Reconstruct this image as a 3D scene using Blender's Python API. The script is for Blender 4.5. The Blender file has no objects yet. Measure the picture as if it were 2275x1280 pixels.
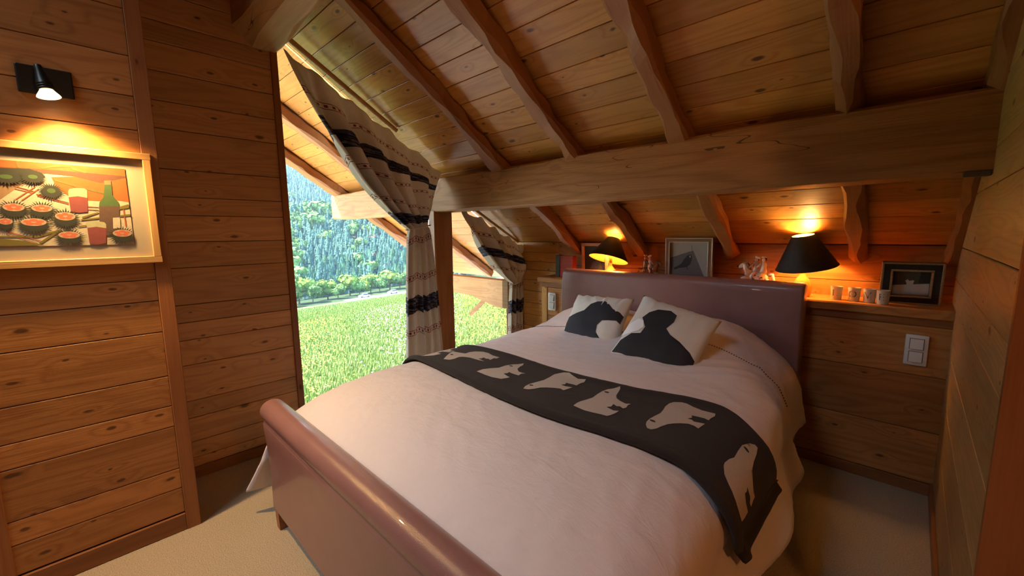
import bpy, bmesh, math, random, bisect
import numpy as np
from mathutils import Vector, Matrix, noise
from mathutils.geometry import delaunay_2d_cdt

random.seed(7)
scene = bpy.context.scene
COL = scene.collection
PI = math.pi

# ------------------------------------------------------------------ camera
CAM_H = 1.35
F_PX, PITCH, YAW, ROLL = 921.21, 0.131437, 0.768054, -0.011098
cam_data = bpy.data.cameras.new('camera')
cam = bpy.data.objects.new('camera', cam_data)
COL.objects.link(cam)
cam_data.sensor_fit = 'HORIZONTAL'
cam_data.sensor_width = 36.0
cam_data.lens = F_PX / 2275 * 36.0
cam_data.clip_start = 0.02
cam_data.clip_end = 4000
cp, sp, cy, sy = math.cos(PITCH), math.sin(PITCH), math.cos(YAW), math.sin(YAW)
fwd = Vector((-sy * cp, cy * cp, -sp)); rgt = Vector((cy, sy, 0)); upv = rgt.cross(fwd)
c_, s_ = math.cos(ROLL), math.sin(ROLL)
r2 = c_ * rgt + s_ * upv; u2 = -s_ * rgt + c_ * upv
cam.matrix_world = Matrix(((r2.x, u2.x, -fwd.x, 0), (r2.y, u2.y, -fwd.y, 0), (r2.z, u2.z, -fwd.z, CAM_H), (0, 0, 0, 1)))
scene.camera = cam

# ------------------------------------------------------------------ colour management
vs = scene.view_settings
vs.view_transform = 'Standard'; vs.look = 'None'; vs.gamma = 1.0; vs.use_curve_mapping = False
vs.exposure = 1.5

cy_ = scene.cycles
cy_.max_bounces = 7; cy_.diffuse_bounces = 4; cy_.glossy_bounces = 3; cy_.transmission_bounces = 4; cy_.volume_bounces = 0; cy_.transparent_max_bounces = 8
cy_.caustics_reflective = False; cy_.caustics_refractive = False

# ------------------------------------------------------------------ world and sun
world = bpy.data.worlds.new('world'); scene.world = world
world.use_nodes = True
wn = world.node_tree.nodes; wl = world.node_tree.links
wn.clear()
wo = wn.new('ShaderNodeOutputWorld'); wb = wn.new('ShaderNodeBackground'); ws = wn.new('ShaderNodeTexSky')
ws.sky_type = 'NISHITA'; ws.sun_disc = False; ws.sun_elevation = math.radians(55); ws.sun_rotation = math.radians(230)
ws.air_density = 1.0; ws.dust_density = 0.6; ws.ozone_density = 1.5
wl.new(ws.outputs[0], wb.inputs[0]); wl.new(wb.outputs[0], wo.inputs[0])
wb.inputs[1].default_value = 0.60
SUN_E = 14.5
sd = bpy.data.lights.new('sun', 'SUN'); sun = bpy.data.objects.new('sun', sd); COL.objects.link(sun)
sd.energy = SUN_E; sd.angle = math.radians(0.6); sd.color = (1.0, 0.97, 0.93)
el = math.radians(56)
sdir = Vector((-0.62 * math.cos(el), -0.785 * math.cos(el), math.sin(el)))      # towards the sun
sun.rotation_euler = (sdir).to_track_quat('Z', 'Y').to_euler()


# cool area lamp added below the closed slope behind the camera (added_lamp_frame)
ad = bpy.data.lights.new('added_cool_fill', 'AREA'); ao = bpy.data.objects.new('added_cool_fill', ad); COL.objects.link(ao)
ad.shape = 'RECTANGLE'; ad.size = 1.1; ad.size_y = .9; ad.energy = 3.4; ad.color = (.70, .84, 1.0)
ad.spread = math.radians(70)
ao.location = (-1.50, -1.40, 3.40); ao.rotation_euler = (math.radians(33.3), 0, 0)

# lamp strengths (the lamps themselves are built further down)
SPOT_W, LAMP1_W, LAMP2_W, PEND1_W, PEND2_W = 36.0, 2.4, 4.2, 2.0, 8.5

# ------------------------------------------------------------------ helpers
def tag(o, label=None, cat=None, group=None, kind=None):
    if label: o['label'] = label
    if cat: o['category'] = cat
    if group: o['group'] = group
    if kind: o['kind'] = kind
    return o

def empty(name, loc=(0, 0, 0)):
    o = bpy.data.objects.new(name, None); COL.objects.link(o)
    o.location = loc; o.empty_display_size = 0.1
    return o

class MB:
    """collects geometry; build() links it as ONE mesh object"""
    def __init__(s): s.v = []; s.f = []; s.m = []; s.uv = None
    def add(s, verts, faces, m=0):
        o = len(s.v); s.v += [tuple(p) for p in verts]
        for f in faces: s.f.append(tuple(i + o for i in f)); s.m.append(m)
        return s
    def box(s, x0, x1, y0, y1, z0, z1, m=0):
        return s.add([(x0,y0,z0),(x1,y0,z0),(x1,y1,z0),(x0,y1,z0),(x0,y0,z1),(x1,y0,z1),(x1,y1,z1),(x0,y1,z1)],
                     [(3,2,1,0),(4,5,6,7),(0,1,5,4),(1,2,6,5),(2,3,7,6),(3,0,4,7)], m)
    def bevbox(s, x0, x1, y0, y1, z0, z1, b=0.004, m=0):
        bm = bmesh.new()
        bmesh.ops.create_cube(bm, size=1)
        for v in bm.verts:
            v.co = Vector((x0 + (v.co.x + .5) * (x1 - x0), y0 + (v.co.y + .5) * (y1 - y0), z0 + (v.co.z + .5) * (z1 - z0)))
        bmesh.ops.bevel(bm, geom=bm.edges[:], offset=b, segments=2, profile=.5, affect='EDGES')
        bm.verts.index_update()
        s.add([v.co[:] for v in bm.verts], [[v.index for v in f.verts] for f in bm.faces], m); bm.free()
        return s
    def prism(s, poly, axis, a, b, m=0):
        """polygon of 2-D points in the plane normal to axis, extruded a..b"""
        def P(p, t):
            if axis == 0: return (t, p[0], p[1])
            if axis == 1: return (p[0], t, p[1])
            return (p[0], p[1], t)
        n = len(poly)
        v = [P(p, a) for p in poly] + [P(p, b) for p in poly]
        f = [tuple(range(n - 1, -1, -1)), tuple(range(n, 2 * n))] + [(i, (i + 1) % n, n + (i + 1) % n, n + i) for i in range(n)]
        return s.add(v, f, m)
    def loft(s, rings, closed=True, caps=True, m=0):
        n = len(rings[0]); v = [p for r in rings for p in r]; f = []
        for k in range(len(rings) - 1):
            for i in range(n if closed else n - 1):
                j = (i + 1) % n
                f.append((k * n + i, k * n + j, (k + 1) * n + j, (k + 1) * n + i))
        if caps:
            f.append(tuple(range(n - 1, -1, -1))); f.append(tuple(range((len(rings) - 1) * n, len(rings) * n)))
        return s.add(v, f, m)
    def lathe(s, prof, c=(0, 0, 0), seg=24, caps=True, m=0):
        rings = [[(c[0] + r * math.cos(2 * PI * i / seg), c[1] + r * math.sin(2 * PI * i / seg), c[2] + z) for i in range(seg)] for r, z in prof]
        return s.loft(rings, True, caps, m)
    def ball(s, c, r, seg=14, rings=9, rot=None, m=0):
        if not hasattr(r, '__len__'): r = (r, r, r)
        v = []; f = []
        for k in range(rings + 1):
            t = PI * k / rings
            for i in range(seg):
                a = 2 * PI * i / seg
                p = Vector((r[0] * math.sin(t) * math.cos(a), r[1] * math.sin(t) * math.sin(a), r[2] * math.cos(t)))
                if rot is not None: p = rot @ p
                v.append((c[0] + p.x, c[1] + p.y, c[2] + p.z))
        for k in range(rings):
            for i in range(seg):
                j = (i + 1) % seg
                f.append((k * seg + i, (k + 1) * seg + i, (k + 1) * seg + j, k * seg + j))
        return s.add(v, f, m)
    def tube(s, pts, r, seg=10, m=0):
        pts = [Vector(p) for p in pts]; rings = []
        rr = r if hasattr(r, '__len__') else [r] * len(pts)
        for i, p in enumerate(pts):
            t = (pts[min(i + 1, len(pts) - 1)] - pts[max(i - 1, 0)]).normalized()
            a = t.cross(Vector((0, 0, 1)))
            if a.length < 1e-3: a = t.cross(Vector((1, 0, 0)))
            a.normalize(); b = t.cross(a)
            rings.append([tuple(p + rr[i] * (math.cos(2 * PI * k / seg) * a + math.sin(2 * PI * k / seg) * b)) for k in range(seg)])
        return s.loft(rings, True, True, m)
    def grid(s, fn, us, vs_, m=0):
        nu = len(us); v = [fn(u, w) for w in vs_ for u in us]
        f = [(j * nu + i, j * nu + i + 1, (j + 1) * nu + i + 1, (j + 1) * nu + i) for j in range(len(vs_) - 1) for i in range(nu - 1)]
        s.uv = [(u, w) for w in vs_ for u in us]
        return s.add(v, f, m)
    def build(s, name, mats, parent=None, smooth=False, fixn=True):
        me = bpy.data.meshes.new(name)
        off = Vector((0, 0, 0)); pp = parent
        while pp is not None: off = off + pp.location; pp = pp.parent
        me.from_pydata([(a - off[0], b - off[1], c - off[2]) for a, b, c in s.v], [], s.f)
        if not isinstance(mats, (list, tuple)): mats = [mats]
        for mt in mats: me.materials.append(mt)
        if len(mats) > 1: me.polygons.foreach_set('material_index', s.m)
        if fixn:
            bm = bmesh.new(); bm.from_mesh(me); bmesh.ops.recalc_face_normals(bm, faces=bm.faces[:]); bm.to_mesh(me); bm.free()
        if smooth:
            me.polygons.foreach_set('use_smooth', [True] * len(me.polygons))
            if smooth == 'auto': me.set_sharp_from_angle(angle=math.radians(40))
        if s.uv and len(s.uv) == len(s.v):
            ul = me.uv_layers.new(name='cloth')
            idx = np.zeros(len(me.loops), dtype=np.int32); me.loops.foreach_get('vertex_index', idx)
            ul.data.foreach_set('uv', np.array(s.uv, dtype=np.float32)[idx].ravel())
        o = bpy.data.objects.new(name, me); COL.objects.link(o)
        if parent is not None: o.parent = parent
        return o

# ------------------------------------------------------------------ materials
def new_mat(name):
    m = bpy.data.materials.new(name); m.use_nodes = True
    nt = m.node_tree; b = nt.nodes['Principled BSDF']
    return m, nt, b

def plain(name, col, rough=.5, metal=0, spec=.5, noise_amt=0, noise_scale=30, bump=0, bump_scale=200, coat=0, sheen=0, subs=None, emit=None, emit_s=0, trans=0):
    m, nt, b = new_mat(name)
    b.inputs['Base Color'].default_value = (*col, 1); b.inputs['Roughness'].default_value = rough
    b.inputs['Metallic'].default_value = metal; b.inputs['Specular IOR Level'].default_value = spec
    b.inputs['Coat Weight'].default_value = coat; b.inputs['Sheen Weight'].default_value = sheen
    b.inputs['Transmission Weight'].default_value = trans
    if emit: b.inputs['Emission Color'].default_value = (*emit, 1); b.inputs['Emission Strength'].default_value = emit_s
    tc = nt.nodes.new('ShaderNodeTexCoord')
    if noise_amt:
        n = nt.nodes.new('ShaderNodeTexNoise'); n.inputs['Scale'].default_value = noise_scale; n.inputs['Detail'].default_value = 4
        nt.links.new(tc.outputs['Object'], n.inputs['Vector'])
        mx = nt.nodes.new('ShaderNodeMix'); mx.data_type = 'RGBA'
        mx.inputs[6].default_value = (*[c * (1 - noise_amt) for c in col], 1); mx.inputs[7].default_value = (*[min(1, c * (1 + noise_amt)) for c in col], 1)
        nt.links.new(n.outputs['Fac'], mx.inputs[0]); nt.links.new(mx.outputs[2], b.inputs['Base Color'])
    if bump:
        n2 = nt.nodes.new('ShaderNodeTexNoise'); n2.inputs['Scale'].default_value = bump_scale; n2.inputs['Detail'].default_value = 3
        nt.links.new(tc.outputs['Object'], n2.inputs['Vector'])
        bp = nt.nodes.new('ShaderNodeBump'); bp.inputs['Strength'].default_value = bump; bp.inputs['Distance'].default_value = .01
        nt.links.new(n2.outputs['Fac'], bp.inputs['Height']); nt.links.new(bp.outputs[0], b.inputs['Normal'])
    return m

def wood(name, light, dark, knot=(.09, .035, .012), rough=.42, ring=8.0, ringw=(.9, 11), knots=.55, kscale=(4.0, 9.0), vary=.16, bump=.12, crack=0, kz=0.0):
    """long axis of every board or beam is its local X"""
    m, nt, b = new_mat(name); N = nt.nodes; L = nt.links
    def math_(op, a, bv=None, c=None):
        n = N.new('ShaderNodeMath'); n.operation = op
        for i, x in enumerate((a, bv, c)):
            if x is None: continue
            if isinstance(x, (int, float)): n.inputs[i].default_value = x
            else: L.new(x, n.inputs[i])
        return n.outputs[0]
    tc = N.new('ShaderNodeTexCoord'); oi = N.new('ShaderNodeObjectInfo')
    cmb = N.new('ShaderNodeCombineXYZ')
    for i, k in enumerate((37.3, 91.7, 53.1)): L.new(math_('MULTIPLY', oi.outputs['Random'], k), cmb.inputs[i])
    def mapped(sx, sy_, sz):
        mu = N.new('ShaderNodeVectorMath'); mu.operation = 'MULTIPLY_ADD'
        L.new(tc.outputs['Object'], mu.inputs[0]); mu.inputs[1].default_value = (sx, sy_, sz); L.new(cmb.outputs[0], mu.inputs[2])
        return mu.outputs[0]
    # knots: sparse cells
    vo = N.new('ShaderNodeTexVoronoi'); vo.feature = 'F1'; vo.inputs['Scale'].default_value = 1.0; vo.inputs['Randomness'].default_value = 1
    if not kz: vo.voronoi_dimensions = '2D'
    L.new(mapped(kscale[0], kscale[1], kscale[1] * kz), vo.inputs['Vector'])
    sepc = N.new('ShaderNodeSeparateColor'); L.new(vo.outputs['Color'], sepc.inputs[0])
    has = math_('LESS_THAN', sepc.outputs[0], knots)
    size = math_('MULTIPLY_ADD', math_('POWER', sepc.outputs[1], 2.0), .085, .035)
    nk = N.new('ShaderNodeTexNoise'); nk.inputs['Scale'].default_value = 1; nk.inputs['Detail'].default_value = 2
    L.new(mapped(22, 40, 40), nk.inputs['Vector'])
    kd = math_('DIVIDE', math_('ADD', vo.outputs['Distance'], math_('MULTIPLY_ADD', nk.outputs['Fac'], .10, -.05)), size)
    kn = N.new('ShaderNodeMapRange'); kn.interpolation_type = 'SMOOTHSTEP'
    L.new(kd, kn.inputs['Value']); kn.inputs['From Min'].default_value = 1.25; kn.inputs['From Max'].default_value = .5
    kmask = math_('MULTIPLY', kn.outputs[0], has)
    bend = math_('MULTIPLY', math_('MAXIMUM', math_('MULTIPLY_ADD', vo.outputs['Distance'], -1.6, .55), 0.0), has)
    # growth rings as contour lines of stretched noise
    n1 = N.new('ShaderNodeTexNoise'); n1.inputs['Scale'].default_value = 1; n1.inputs['Detail'].default_value = 1.2; n1.inputs['Roughness'].default_value = .4
    L.new(mapped(ringw[0], ringw[1], ringw[1]), n1.inputs['Vector'])
    ph = math_('MULTIPLY', math_('ADD', n1.outputs['Fac'], math_('MULTIPLY', bend, .35)), ring * 2 * PI)
    rg = math_('POWER', math_('MULTIPLY_ADD', math_('SINE', ph), .5, .5), 2.2)
    n2 = N.new('ShaderNodeTexNoise'); n2.inputs['Scale'].default_value = 1; n2.inputs['Detail'].default_value = 3
    L.new(mapped(7, 190, 190), n2.inputs['Vector'])
    n3 = N.new('ShaderNodeTexNoise'); n3.inputs['Scale'].default_value = 1; n3.inputs['Detail'].default_value = 2
    L.new(mapped(1.3, 5, 5), n3.inputs['Vector'])
    fac = math_('ADD', math_('MULTIPLY', rg, .34), math_('MULTIPLY_ADD', n2.outputs['Fac'], .60, -.08))
    mx = N.new('ShaderNodeMix'); mx.data_type = 'RGBA'; mx.inputs[6].default_value = (*light, 1); mx.inputs[7].default_value = (*dark, 1)
    L.new(fac, mx.inputs[0])
    mk = N.new('ShaderNodeMix'); mk.data_type = 'RGBA'; mk.inputs[7].default_value = (*knot, 1)
    L.new(mx.outputs[2], mk.inputs[6]); L.new(math_('MULTIPLY', kmask, .88), mk.inputs[0])
    if crack:
        nc = N.new('ShaderNodeTexNoise'); nc.inputs['Scale'].default_value = 1; nc.inputs['Detail'].default_value = 3
        L.new(mapped(.55, 4.5, 4.5), nc.inputs['Vector'])
        ng = N.new('ShaderNodeTexNoise'); ng.inputs['Scale'].default_value = 1; L.new(mapped(1.1, 3, 3), ng.inputs['Vector'])
        cm = math_('MULTIPLY', math_('LESS_THAN', math_('ABSOLUTE', math_('SUBTRACT', nc.outputs['Fac'], .5)), crack), math_('GREATER_THAN', ng.outputs['Fac'], .52))
        mc = N.new('ShaderNodeMix'); mc.data_type = 'RGBA'; mc.inputs[7].default_value = (*[k * .6 for k in knot], 1)
        L.new(mk.outputs[2], mc.inputs[6]); L.new(math_('MULTIPLY', cm, .8), mc.inputs[0]); mk = mc
    val = math_('ADD', math_('MULTIPLY_ADD', oi.outputs['Random'], 2 * vary, 1 - vary), math_('MULTIPLY_ADD', n3.outputs['Fac'], .4, -.2))
    hs = N.new('ShaderNodeHueSaturation'); L.new(mk.outputs[2], hs.inputs['Color']); L.new(val, hs.inputs['Value'])
    L.new(hs.outputs[0], b.inputs['Base Color'])
    b.inputs['Roughness'].default_value = rough; b.inputs['Specular IOR Level'].default_value = .35
    bp = N.new('ShaderNodeBump'); bp.inputs['Strength'].default_value = bump; bp.inputs['Distance'].default_value = .004
    L.new(n2.outputs['Fac'], bp.inputs['Height']); L.new(bp.outputs[0], b.inputs['Normal'])
    return m

M = {}
M['pine'] = wood('pine_boards', (.50, .225, .066), (.25, .085, .021))
M['pine_ceiling'] = wood('pine_ceiling_boards', (.62, .315, .078), (.37, .145, .025), knots=.5)
M['pine_dark'] = wood('stained_pine_trim', (.33, .13, .042), (.18, .060, .017), knots=.08, ring=4)
M['beam'] = wood('hewn_beam', (.48, .245, .085), (.22, .085, .026), ring=7, ringw=(.7, 10), knots=.9, kscale=(3.6, 7), vary=.08, bump=.5, rough=.55, crack=.0012, kz=.35)
M['rafter'] = wood('hewn_rafter', (.38, .165, .053), (.19, .065, .018), ring=3.5, ringw=(.6, 5), knots=.3, kscale=(2.0, 4), vary=.1, bump=.45, rough=.55, kz=.35)
M['pine_pale'] = wood('pale_pine_boards', (.60, .325, .13), (.34, .155, .052))
M['pine_ash'] = wood('greyed_pine_boards', (.55, .365, .155), (.32, .185, .065), ring=11, knots=.3)
M['pine_out'] = wood('varnished_overhang_boards', (.52, .225, .045), (.30, .10, .014))
M['beam_pale'] = wood('pale_hewn_beam', (.62, .41, .17), (.40, .22, .07), ring=4, knots=.4, kscale=(2.4, 4), vary=.04, bump=.4, rough=.6, crack=.001, kz=.35)
M['backing'] = plain('wall_substrate', (.05, .025, .012), .9)
M['pine_plaque'] = wood('oak_picture_frame', (.55, .32, .12), (.38, .19, .06), knots=0, ring=5, vary=.05)
M['leather'] = plain('pinkish_brown_leather', (.255, .125, .112), .30, noise_amt=.14, noise_scale=9, bump=.12, bump_scale=420, spec=.5, coat=.25)
M['linen'] = plain('linen_cover', (.66, .60, .60), .85, noise_amt=.04, noise_scale=40, bump=.10, bump_scale=900, sheen=.15)
def linen_relief(m):
    nt = m.node_tree; N = nt.nodes; L = nt.links; b = N['Principled BSDF']
    tc = N.new('ShaderNodeTexCoord'); mp = N.new('ShaderNodeMapping'); mp.inputs['Rotation'].default_value = (0, 0, .7); mp.inputs['Scale'].default_value = (1, 2.4, 1)
    L.new(tc.outputs['Object'], mp.inputs[0])
    n = N.new('ShaderNodeTexNoise'); n.inputs['Scale'].default_value = 11; n.inputs['Detail'].default_value = 6; n.inputs['Roughness'].default_value = .62; n.inputs['Distortion'].default_value = .9
    L.new(mp.outputs[0], n.inputs['Vector'])
    bp = N.new('ShaderNodeBump'); bp.inputs['Strength'].default_value = .28; bp.inputs['Distance'].default_value = .014
    L.new(n.outputs['Fac'], bp.inputs['Height'])
    old = b.inputs['Normal'].links[0].from_node; L.new(bp.outputs[0], old.inputs['Normal'])
linen_relief(M['linen'])
M['stitch'] = plain('dark_hem_stitch', (.03, .025, .03), .8)
M['blanket'] = plain('charcoal_wool', (.020, .015, .0145), .95, noise_amt=.45, noise_scale=260, bump=.5, bump_scale=700, sheen=.05)
M['bear'] = plain('pale_wool', (.50, .45, .39), .95, noise_amt=.18, noise_scale=300, bump=.4, bump_scale=700)
M['cotton'] = plain('cream_cotton', (.66, .62, .55), .85, noise_amt=.05, noise_scale=30, bump=.15, bump_scale=600)
M['white_cotton'] = plain('white_cotton', (.85, .86, .86), .8)
M['black_cotton'] = plain('black_cotton', (.012, .011, .015), .75, bump=.15, bump_scale=500)
M['white_plastic'] = plain('white_plastic', (.70, .69, .66), .35)
M['switch_gap'] = plain('grey_switch_gap', (.16, .15, .14), .6)
M['black_shade'] = plain('black_card_shade', (.010, .010, .012), .6)
M['gold'] = plain('gold_shade_lining', (.85, .50, .10), .45, metal=.0)
M['porcelain'] = plain('porcelain', (.72, .66, .58), .15, coat=.5)
M['porcelain_brown'] = plain('porcelain_brown', (.20, .09, .04), .2, coat=.5)
M['porcelain_pink'] = plain('porcelain_skin', (.62, .40, .32), .25)
M['porcelain_black'] = plain('porcelain_black', (.02, .012, .01), .2)
M['brass'] = plain('aged_brass', (.65, .42, .16), .3, metal=1)
M['amber_glass'] = plain('amber_lamp_foot', (.62, .36, .12), .18, coat=.6)
M['frosted'] = plain('frosted_glass', (.80, .74, .62), .45, trans=.35)
M['letter'] = plain('grey_letter', (.16, .13, .10), .6)
M['frame_black'] = plain('black_frame_lacquer', (.012, .014, .018), .3, noise_amt=.3, noise_scale=60)
M['frame_gilt'] = plain('worn_gilt', (.34, .26, .16), .4, metal=.4, noise_amt=.5, noise_scale=150)
M['frame_silver'] = plain('silver_frame_slip', (.55, .55, .55), .3, metal=.6)
M['frame_bird'] = wood('brown_bird_frame', (.30, .17, .075), (.18, .09, .035), knots=0, ring=4)
M['frame_pink'] = plain('pink_wood_frame', (.62, .36, .25), .5)
M['metal_dark'] = plain('dark_metal', (.03, .03, .028), .4, metal=.8)
M['metal_zinc'] = plain('zinc_bracket', (.10, .085, .06), .6, metal=.3)
M['mat_card'] = plain('cream_mount_card', (.36, .305, .21), .8)
M['red_box'] = wood('red_lacquered_board', (.42, .05, .03), (.24, .02, .012), knots=.0, ring=6)

def carpet():
    m, nt, b = new_mat('wool_carpet'); N = nt.nodes; L = nt.links
    tc = N.new('ShaderNodeTexCoord')
    n = N.new('ShaderNodeTexNoise'); n.inputs['Scale'].default_value = 210; n.inputs['Detail'].default_value = 4; n.inputs['Roughness'].default_value = .7
    n2 = N.new('ShaderNodeTexNoise'); n2.inputs['Scale'].default_value = 3; n2.inputs['Detail'].default_value = 2
    L.new(tc.outputs['Object'], n.inputs['Vector']); L.new(tc.outputs['Object'], n2.inputs['Vector'])
    cr = N.new('ShaderNodeValToRGB'); cr.color_ramp.elements[0].position = .3; cr.color_ramp.elements[1].position = .7
    cr.color_ramp.elements[0].color = (.38, .29, .18, 1); cr.color_ramp.elements[1].color = (.72, .60, .43, 1)
    L.new(n.outputs['Fac'], cr.inputs[0]); L.new(cr.outputs[0], b.inputs['Base Color'])
    b.inputs['Roughness'].default_value = .95; b.inputs['Specular IOR Level'].default_value = .1
    bp = N.new('ShaderNodeBump'); bp.inputs['Strength'].default_value = .9; bp.inputs['Distance'].default_value = .008
    L.new(n.outputs['Fac'], bp.inputs['Height']); L.new(bp.outputs[0], b.inputs['Normal'])
    return m
M['carpet'] = carpet()

def clear_glass():
    m, nt, b = new_mat('window_glass'); N = nt.nodes; L = nt.links
    N.remove(b); out = N['Material Output']
    t = N.new('ShaderNodeBsdfTransparent'); g = N.new('ShaderNodeBsdfGlossy'); g.inputs['Roughness'].default_value = 0.0
    t.inputs[0].default_value = (.97, .99, .98, 1)
    fr = N.new('ShaderNodeFresnel'); fr.inputs[0].default_value = 1.35
    mx = N.new('ShaderNodeMixShader'); L.new(fr.outputs[0], mx.inputs[0]); L.new(t.outputs[0], mx.inputs[1]); L.new(g.outputs[0], mx.inputs[2])
    L.new(mx.outputs[0], out.inputs[0])
    return m
M['glass'] = clear_glass()

def curtain_cloth():
    """cream weave with red dotted rows and a blue-black kilim band; q = distance down the cloth (m), u = across"""
    m, nt, b = new_mat('woven_curtain'); N = nt.nodes; L = nt.links
    uv = N.new('ShaderNodeUVMap'); uv.uv_map = 'cloth'
    sep = N.new('ShaderNodeSeparateXYZ'); L.new(uv.outputs[0], sep.inputs[0])
    def mt(op, a, bv=None, c=None):
        n = N.new('ShaderNodeMath'); n.operation = op
        for i, x in enumerate((a, bv, c)):
            if x is None: continue
            if isinstance(x, (int, float)): n.inputs[i].default_value = x
            else: L.new(x, n.inputs[i])
        return n.outputs[0]
    u, q = sep.outputs[0], sep.outputs[1]
    tri = mt('PINGPONG', mt('MULTIPLY', u, 13.0), 1.0)
    p = mt('FRACT', mt('DIVIDE', q, .74))
    pz = mt('ADD', p, mt('MULTIPLY', tri, .035))
    def near(x, c, w):
        return mt('LESS_THAN', mt('ABSOLUTE', mt('SUBTRACT', x, c)), w)
    dots = mt('LESS_THAN', mt('PINGPONG', mt('MULTIPLY', u, 62.0), 1.0), .45)
    red = mt('MAXIMUM', mt('MAXIMUM', mt('MULTIPLY', near(pz, .30, .013), dots), mt('MAXIMUM', near(pz, .327, .0035), near(pz, .273, .0035))),
             mt('MAXIMUM', mt('MULTIPLY', near(pz, .90, .013), dots), mt('MAXIMUM', near(pz, .927, .0035), near(pz, .873, .0035))))
    band = near(pz, .60, .088)
    bw = N.new('ShaderNodeTexNoise'); bw.inputs['Scale'].default_value = 1; bw.inputs['Detail'].default_value = 1
    cv = N.new('ShaderNodeCombineXYZ'); L.new(mt('MULTIPLY', u, 9), cv.inputs[0]); L.new(mt('MULTIPLY', q, 60), cv.inputs[1]); L.new(cv.outputs[0], bw.inputs['Vector'])
    cr = N.new('ShaderNodeValToRGB'); cr.color_ramp.interpolation = 'CONSTANT'
    E = cr.color_ramp.elements
    E[0].position = 0; E[0].color = (.012, .012, .02, 1); E[1].position = .42; E[1].color = (.05, .065, .17, 1)
    for pos, c in ((.47, (.015, .015, .03, 1)), (.535, (.26, .16, .09, 1)), (.575, (.03, .035, .08, 1)), (.64, (.40, .40, .46, 1)), (.68, (.03, .035, .09, 1))):
        e = E.new(pos); e.color = c
    L.new(bw.outputs['Fac'], cr.inputs[0])
    weave = N.new('ShaderNodeTexNoise'); weave.inputs['Scale'].default_value = 1; weave.inputs['Detail'].default_value = 2
    cv2 = N.new('ShaderNodeCombineXYZ'); L.new(mt('MULTIPLY', u, 240), cv2.inputs[0]); L.new(mt('MULTIPLY', q, 25), cv2.inputs[1]); L.new(cv2.outputs[0], weave.inputs['Vector'])
    base = N.new('ShaderNodeMix'); base.data_type = 'RGBA'; base.inputs[6].default_value = (.60, .49, .38, 1); base.inputs[7].default_value = (.80, .69, .57, 1)
    L.new(weave.outputs['Fac'], base.inputs[0])
    m1 = N.new('ShaderNodeMix'); m1.data_type = 'RGBA'; L.new(red, m1.inputs[0]); L.new(base.outputs[2], m1.inputs[6]); m1.inputs[7].default_value = (.26, .035, .025, 1)
    m2 = N.new('ShaderNodeMix'); m2.data_type = 'RGBA'; L.new(band, m2.inputs[0]); L.new(m1.outputs[2], m2.inputs[6]); L.new(cr.outputs[0], m2.inputs[7])
    L.new(m2.outputs[2], b.inputs['Base Color']); b.inputs['Roughness'].default_value = .9
    # cloth lets some daylight through
    out = N['Material Output']; tl = N.new('ShaderNodeBsdfTranslucent'); L.new(m2.outputs[2], tl.inputs[0])
    ms = N.new('ShaderNodeMixShader'); ms.inputs[0].default_value = .28
    L.new(b.outputs[0], ms.inputs[1]); L.new(tl.outputs[0], ms.inputs[2]); L.new(ms.outputs[0], out.inputs[0])
    return m
M['curtain'] = curtain_cloth()

# ------------------------------------------------------------------ boards and beams
def board(name, o, xd, wd, L_, W_, T_, mat, parent, ch=.0022, groove=.0014):
    """one plank: o = corner point on its visible face, xd = long direction, wd = width direction;
       the face looks along xd x wd; edges chamfered, joints left open"""
    xd = Vector(xd).normalized(); wd = Vector(wd).normalized(); nd = xd.cross(wd)
    w0, w1 = groove, W_ - groove
    prof = [(w0, -T_), (w0, -ch), (w0 + ch, 0), (w1 - ch, 0), (w1, -ch), (w1, -T_)]
    n = len(prof); me = bpy.data.meshes.new(name)
    c = Vector((L_ / 2, W_ / 2, 0))
    v = [(-L_ / 2, a - W_ / 2, z) for a, z in prof] + [(L_ / 2, a - W_ / 2, z) for a, z in prof]
    f = [tuple(range(n - 1, -1, -1)), tuple(range(n, 2 * n))] + [(i, (i + 1) % n, n + (i + 1) % n, n + i) for i in range(n)]
    me.from_pydata(v, [], f); me.materials.append(mat)
    bm = bmesh.new(); bm.from_mesh(me); bmesh.ops.recalc_face_normals(bm, faces=bm.faces[:]); bm.to_mesh(me); bm.free()
    ob = bpy.data.objects.new(name, me); COL.objects.link(ob)
    org = Vector(o) + xd * c.x + wd * c.y
    ob.matrix_world = Matrix(((xd.x, wd.x, nd.x, org.x), (xd.y, wd.y, nd.y, org.y), (xd.z, wd.z, nd.z, org.z), (0, 0, 0, 1)))
    if parent is not None:
        ob.parent = parent
        ob.matrix_parent_inverse = Matrix.Translation(-parent.location)
    return ob

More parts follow.
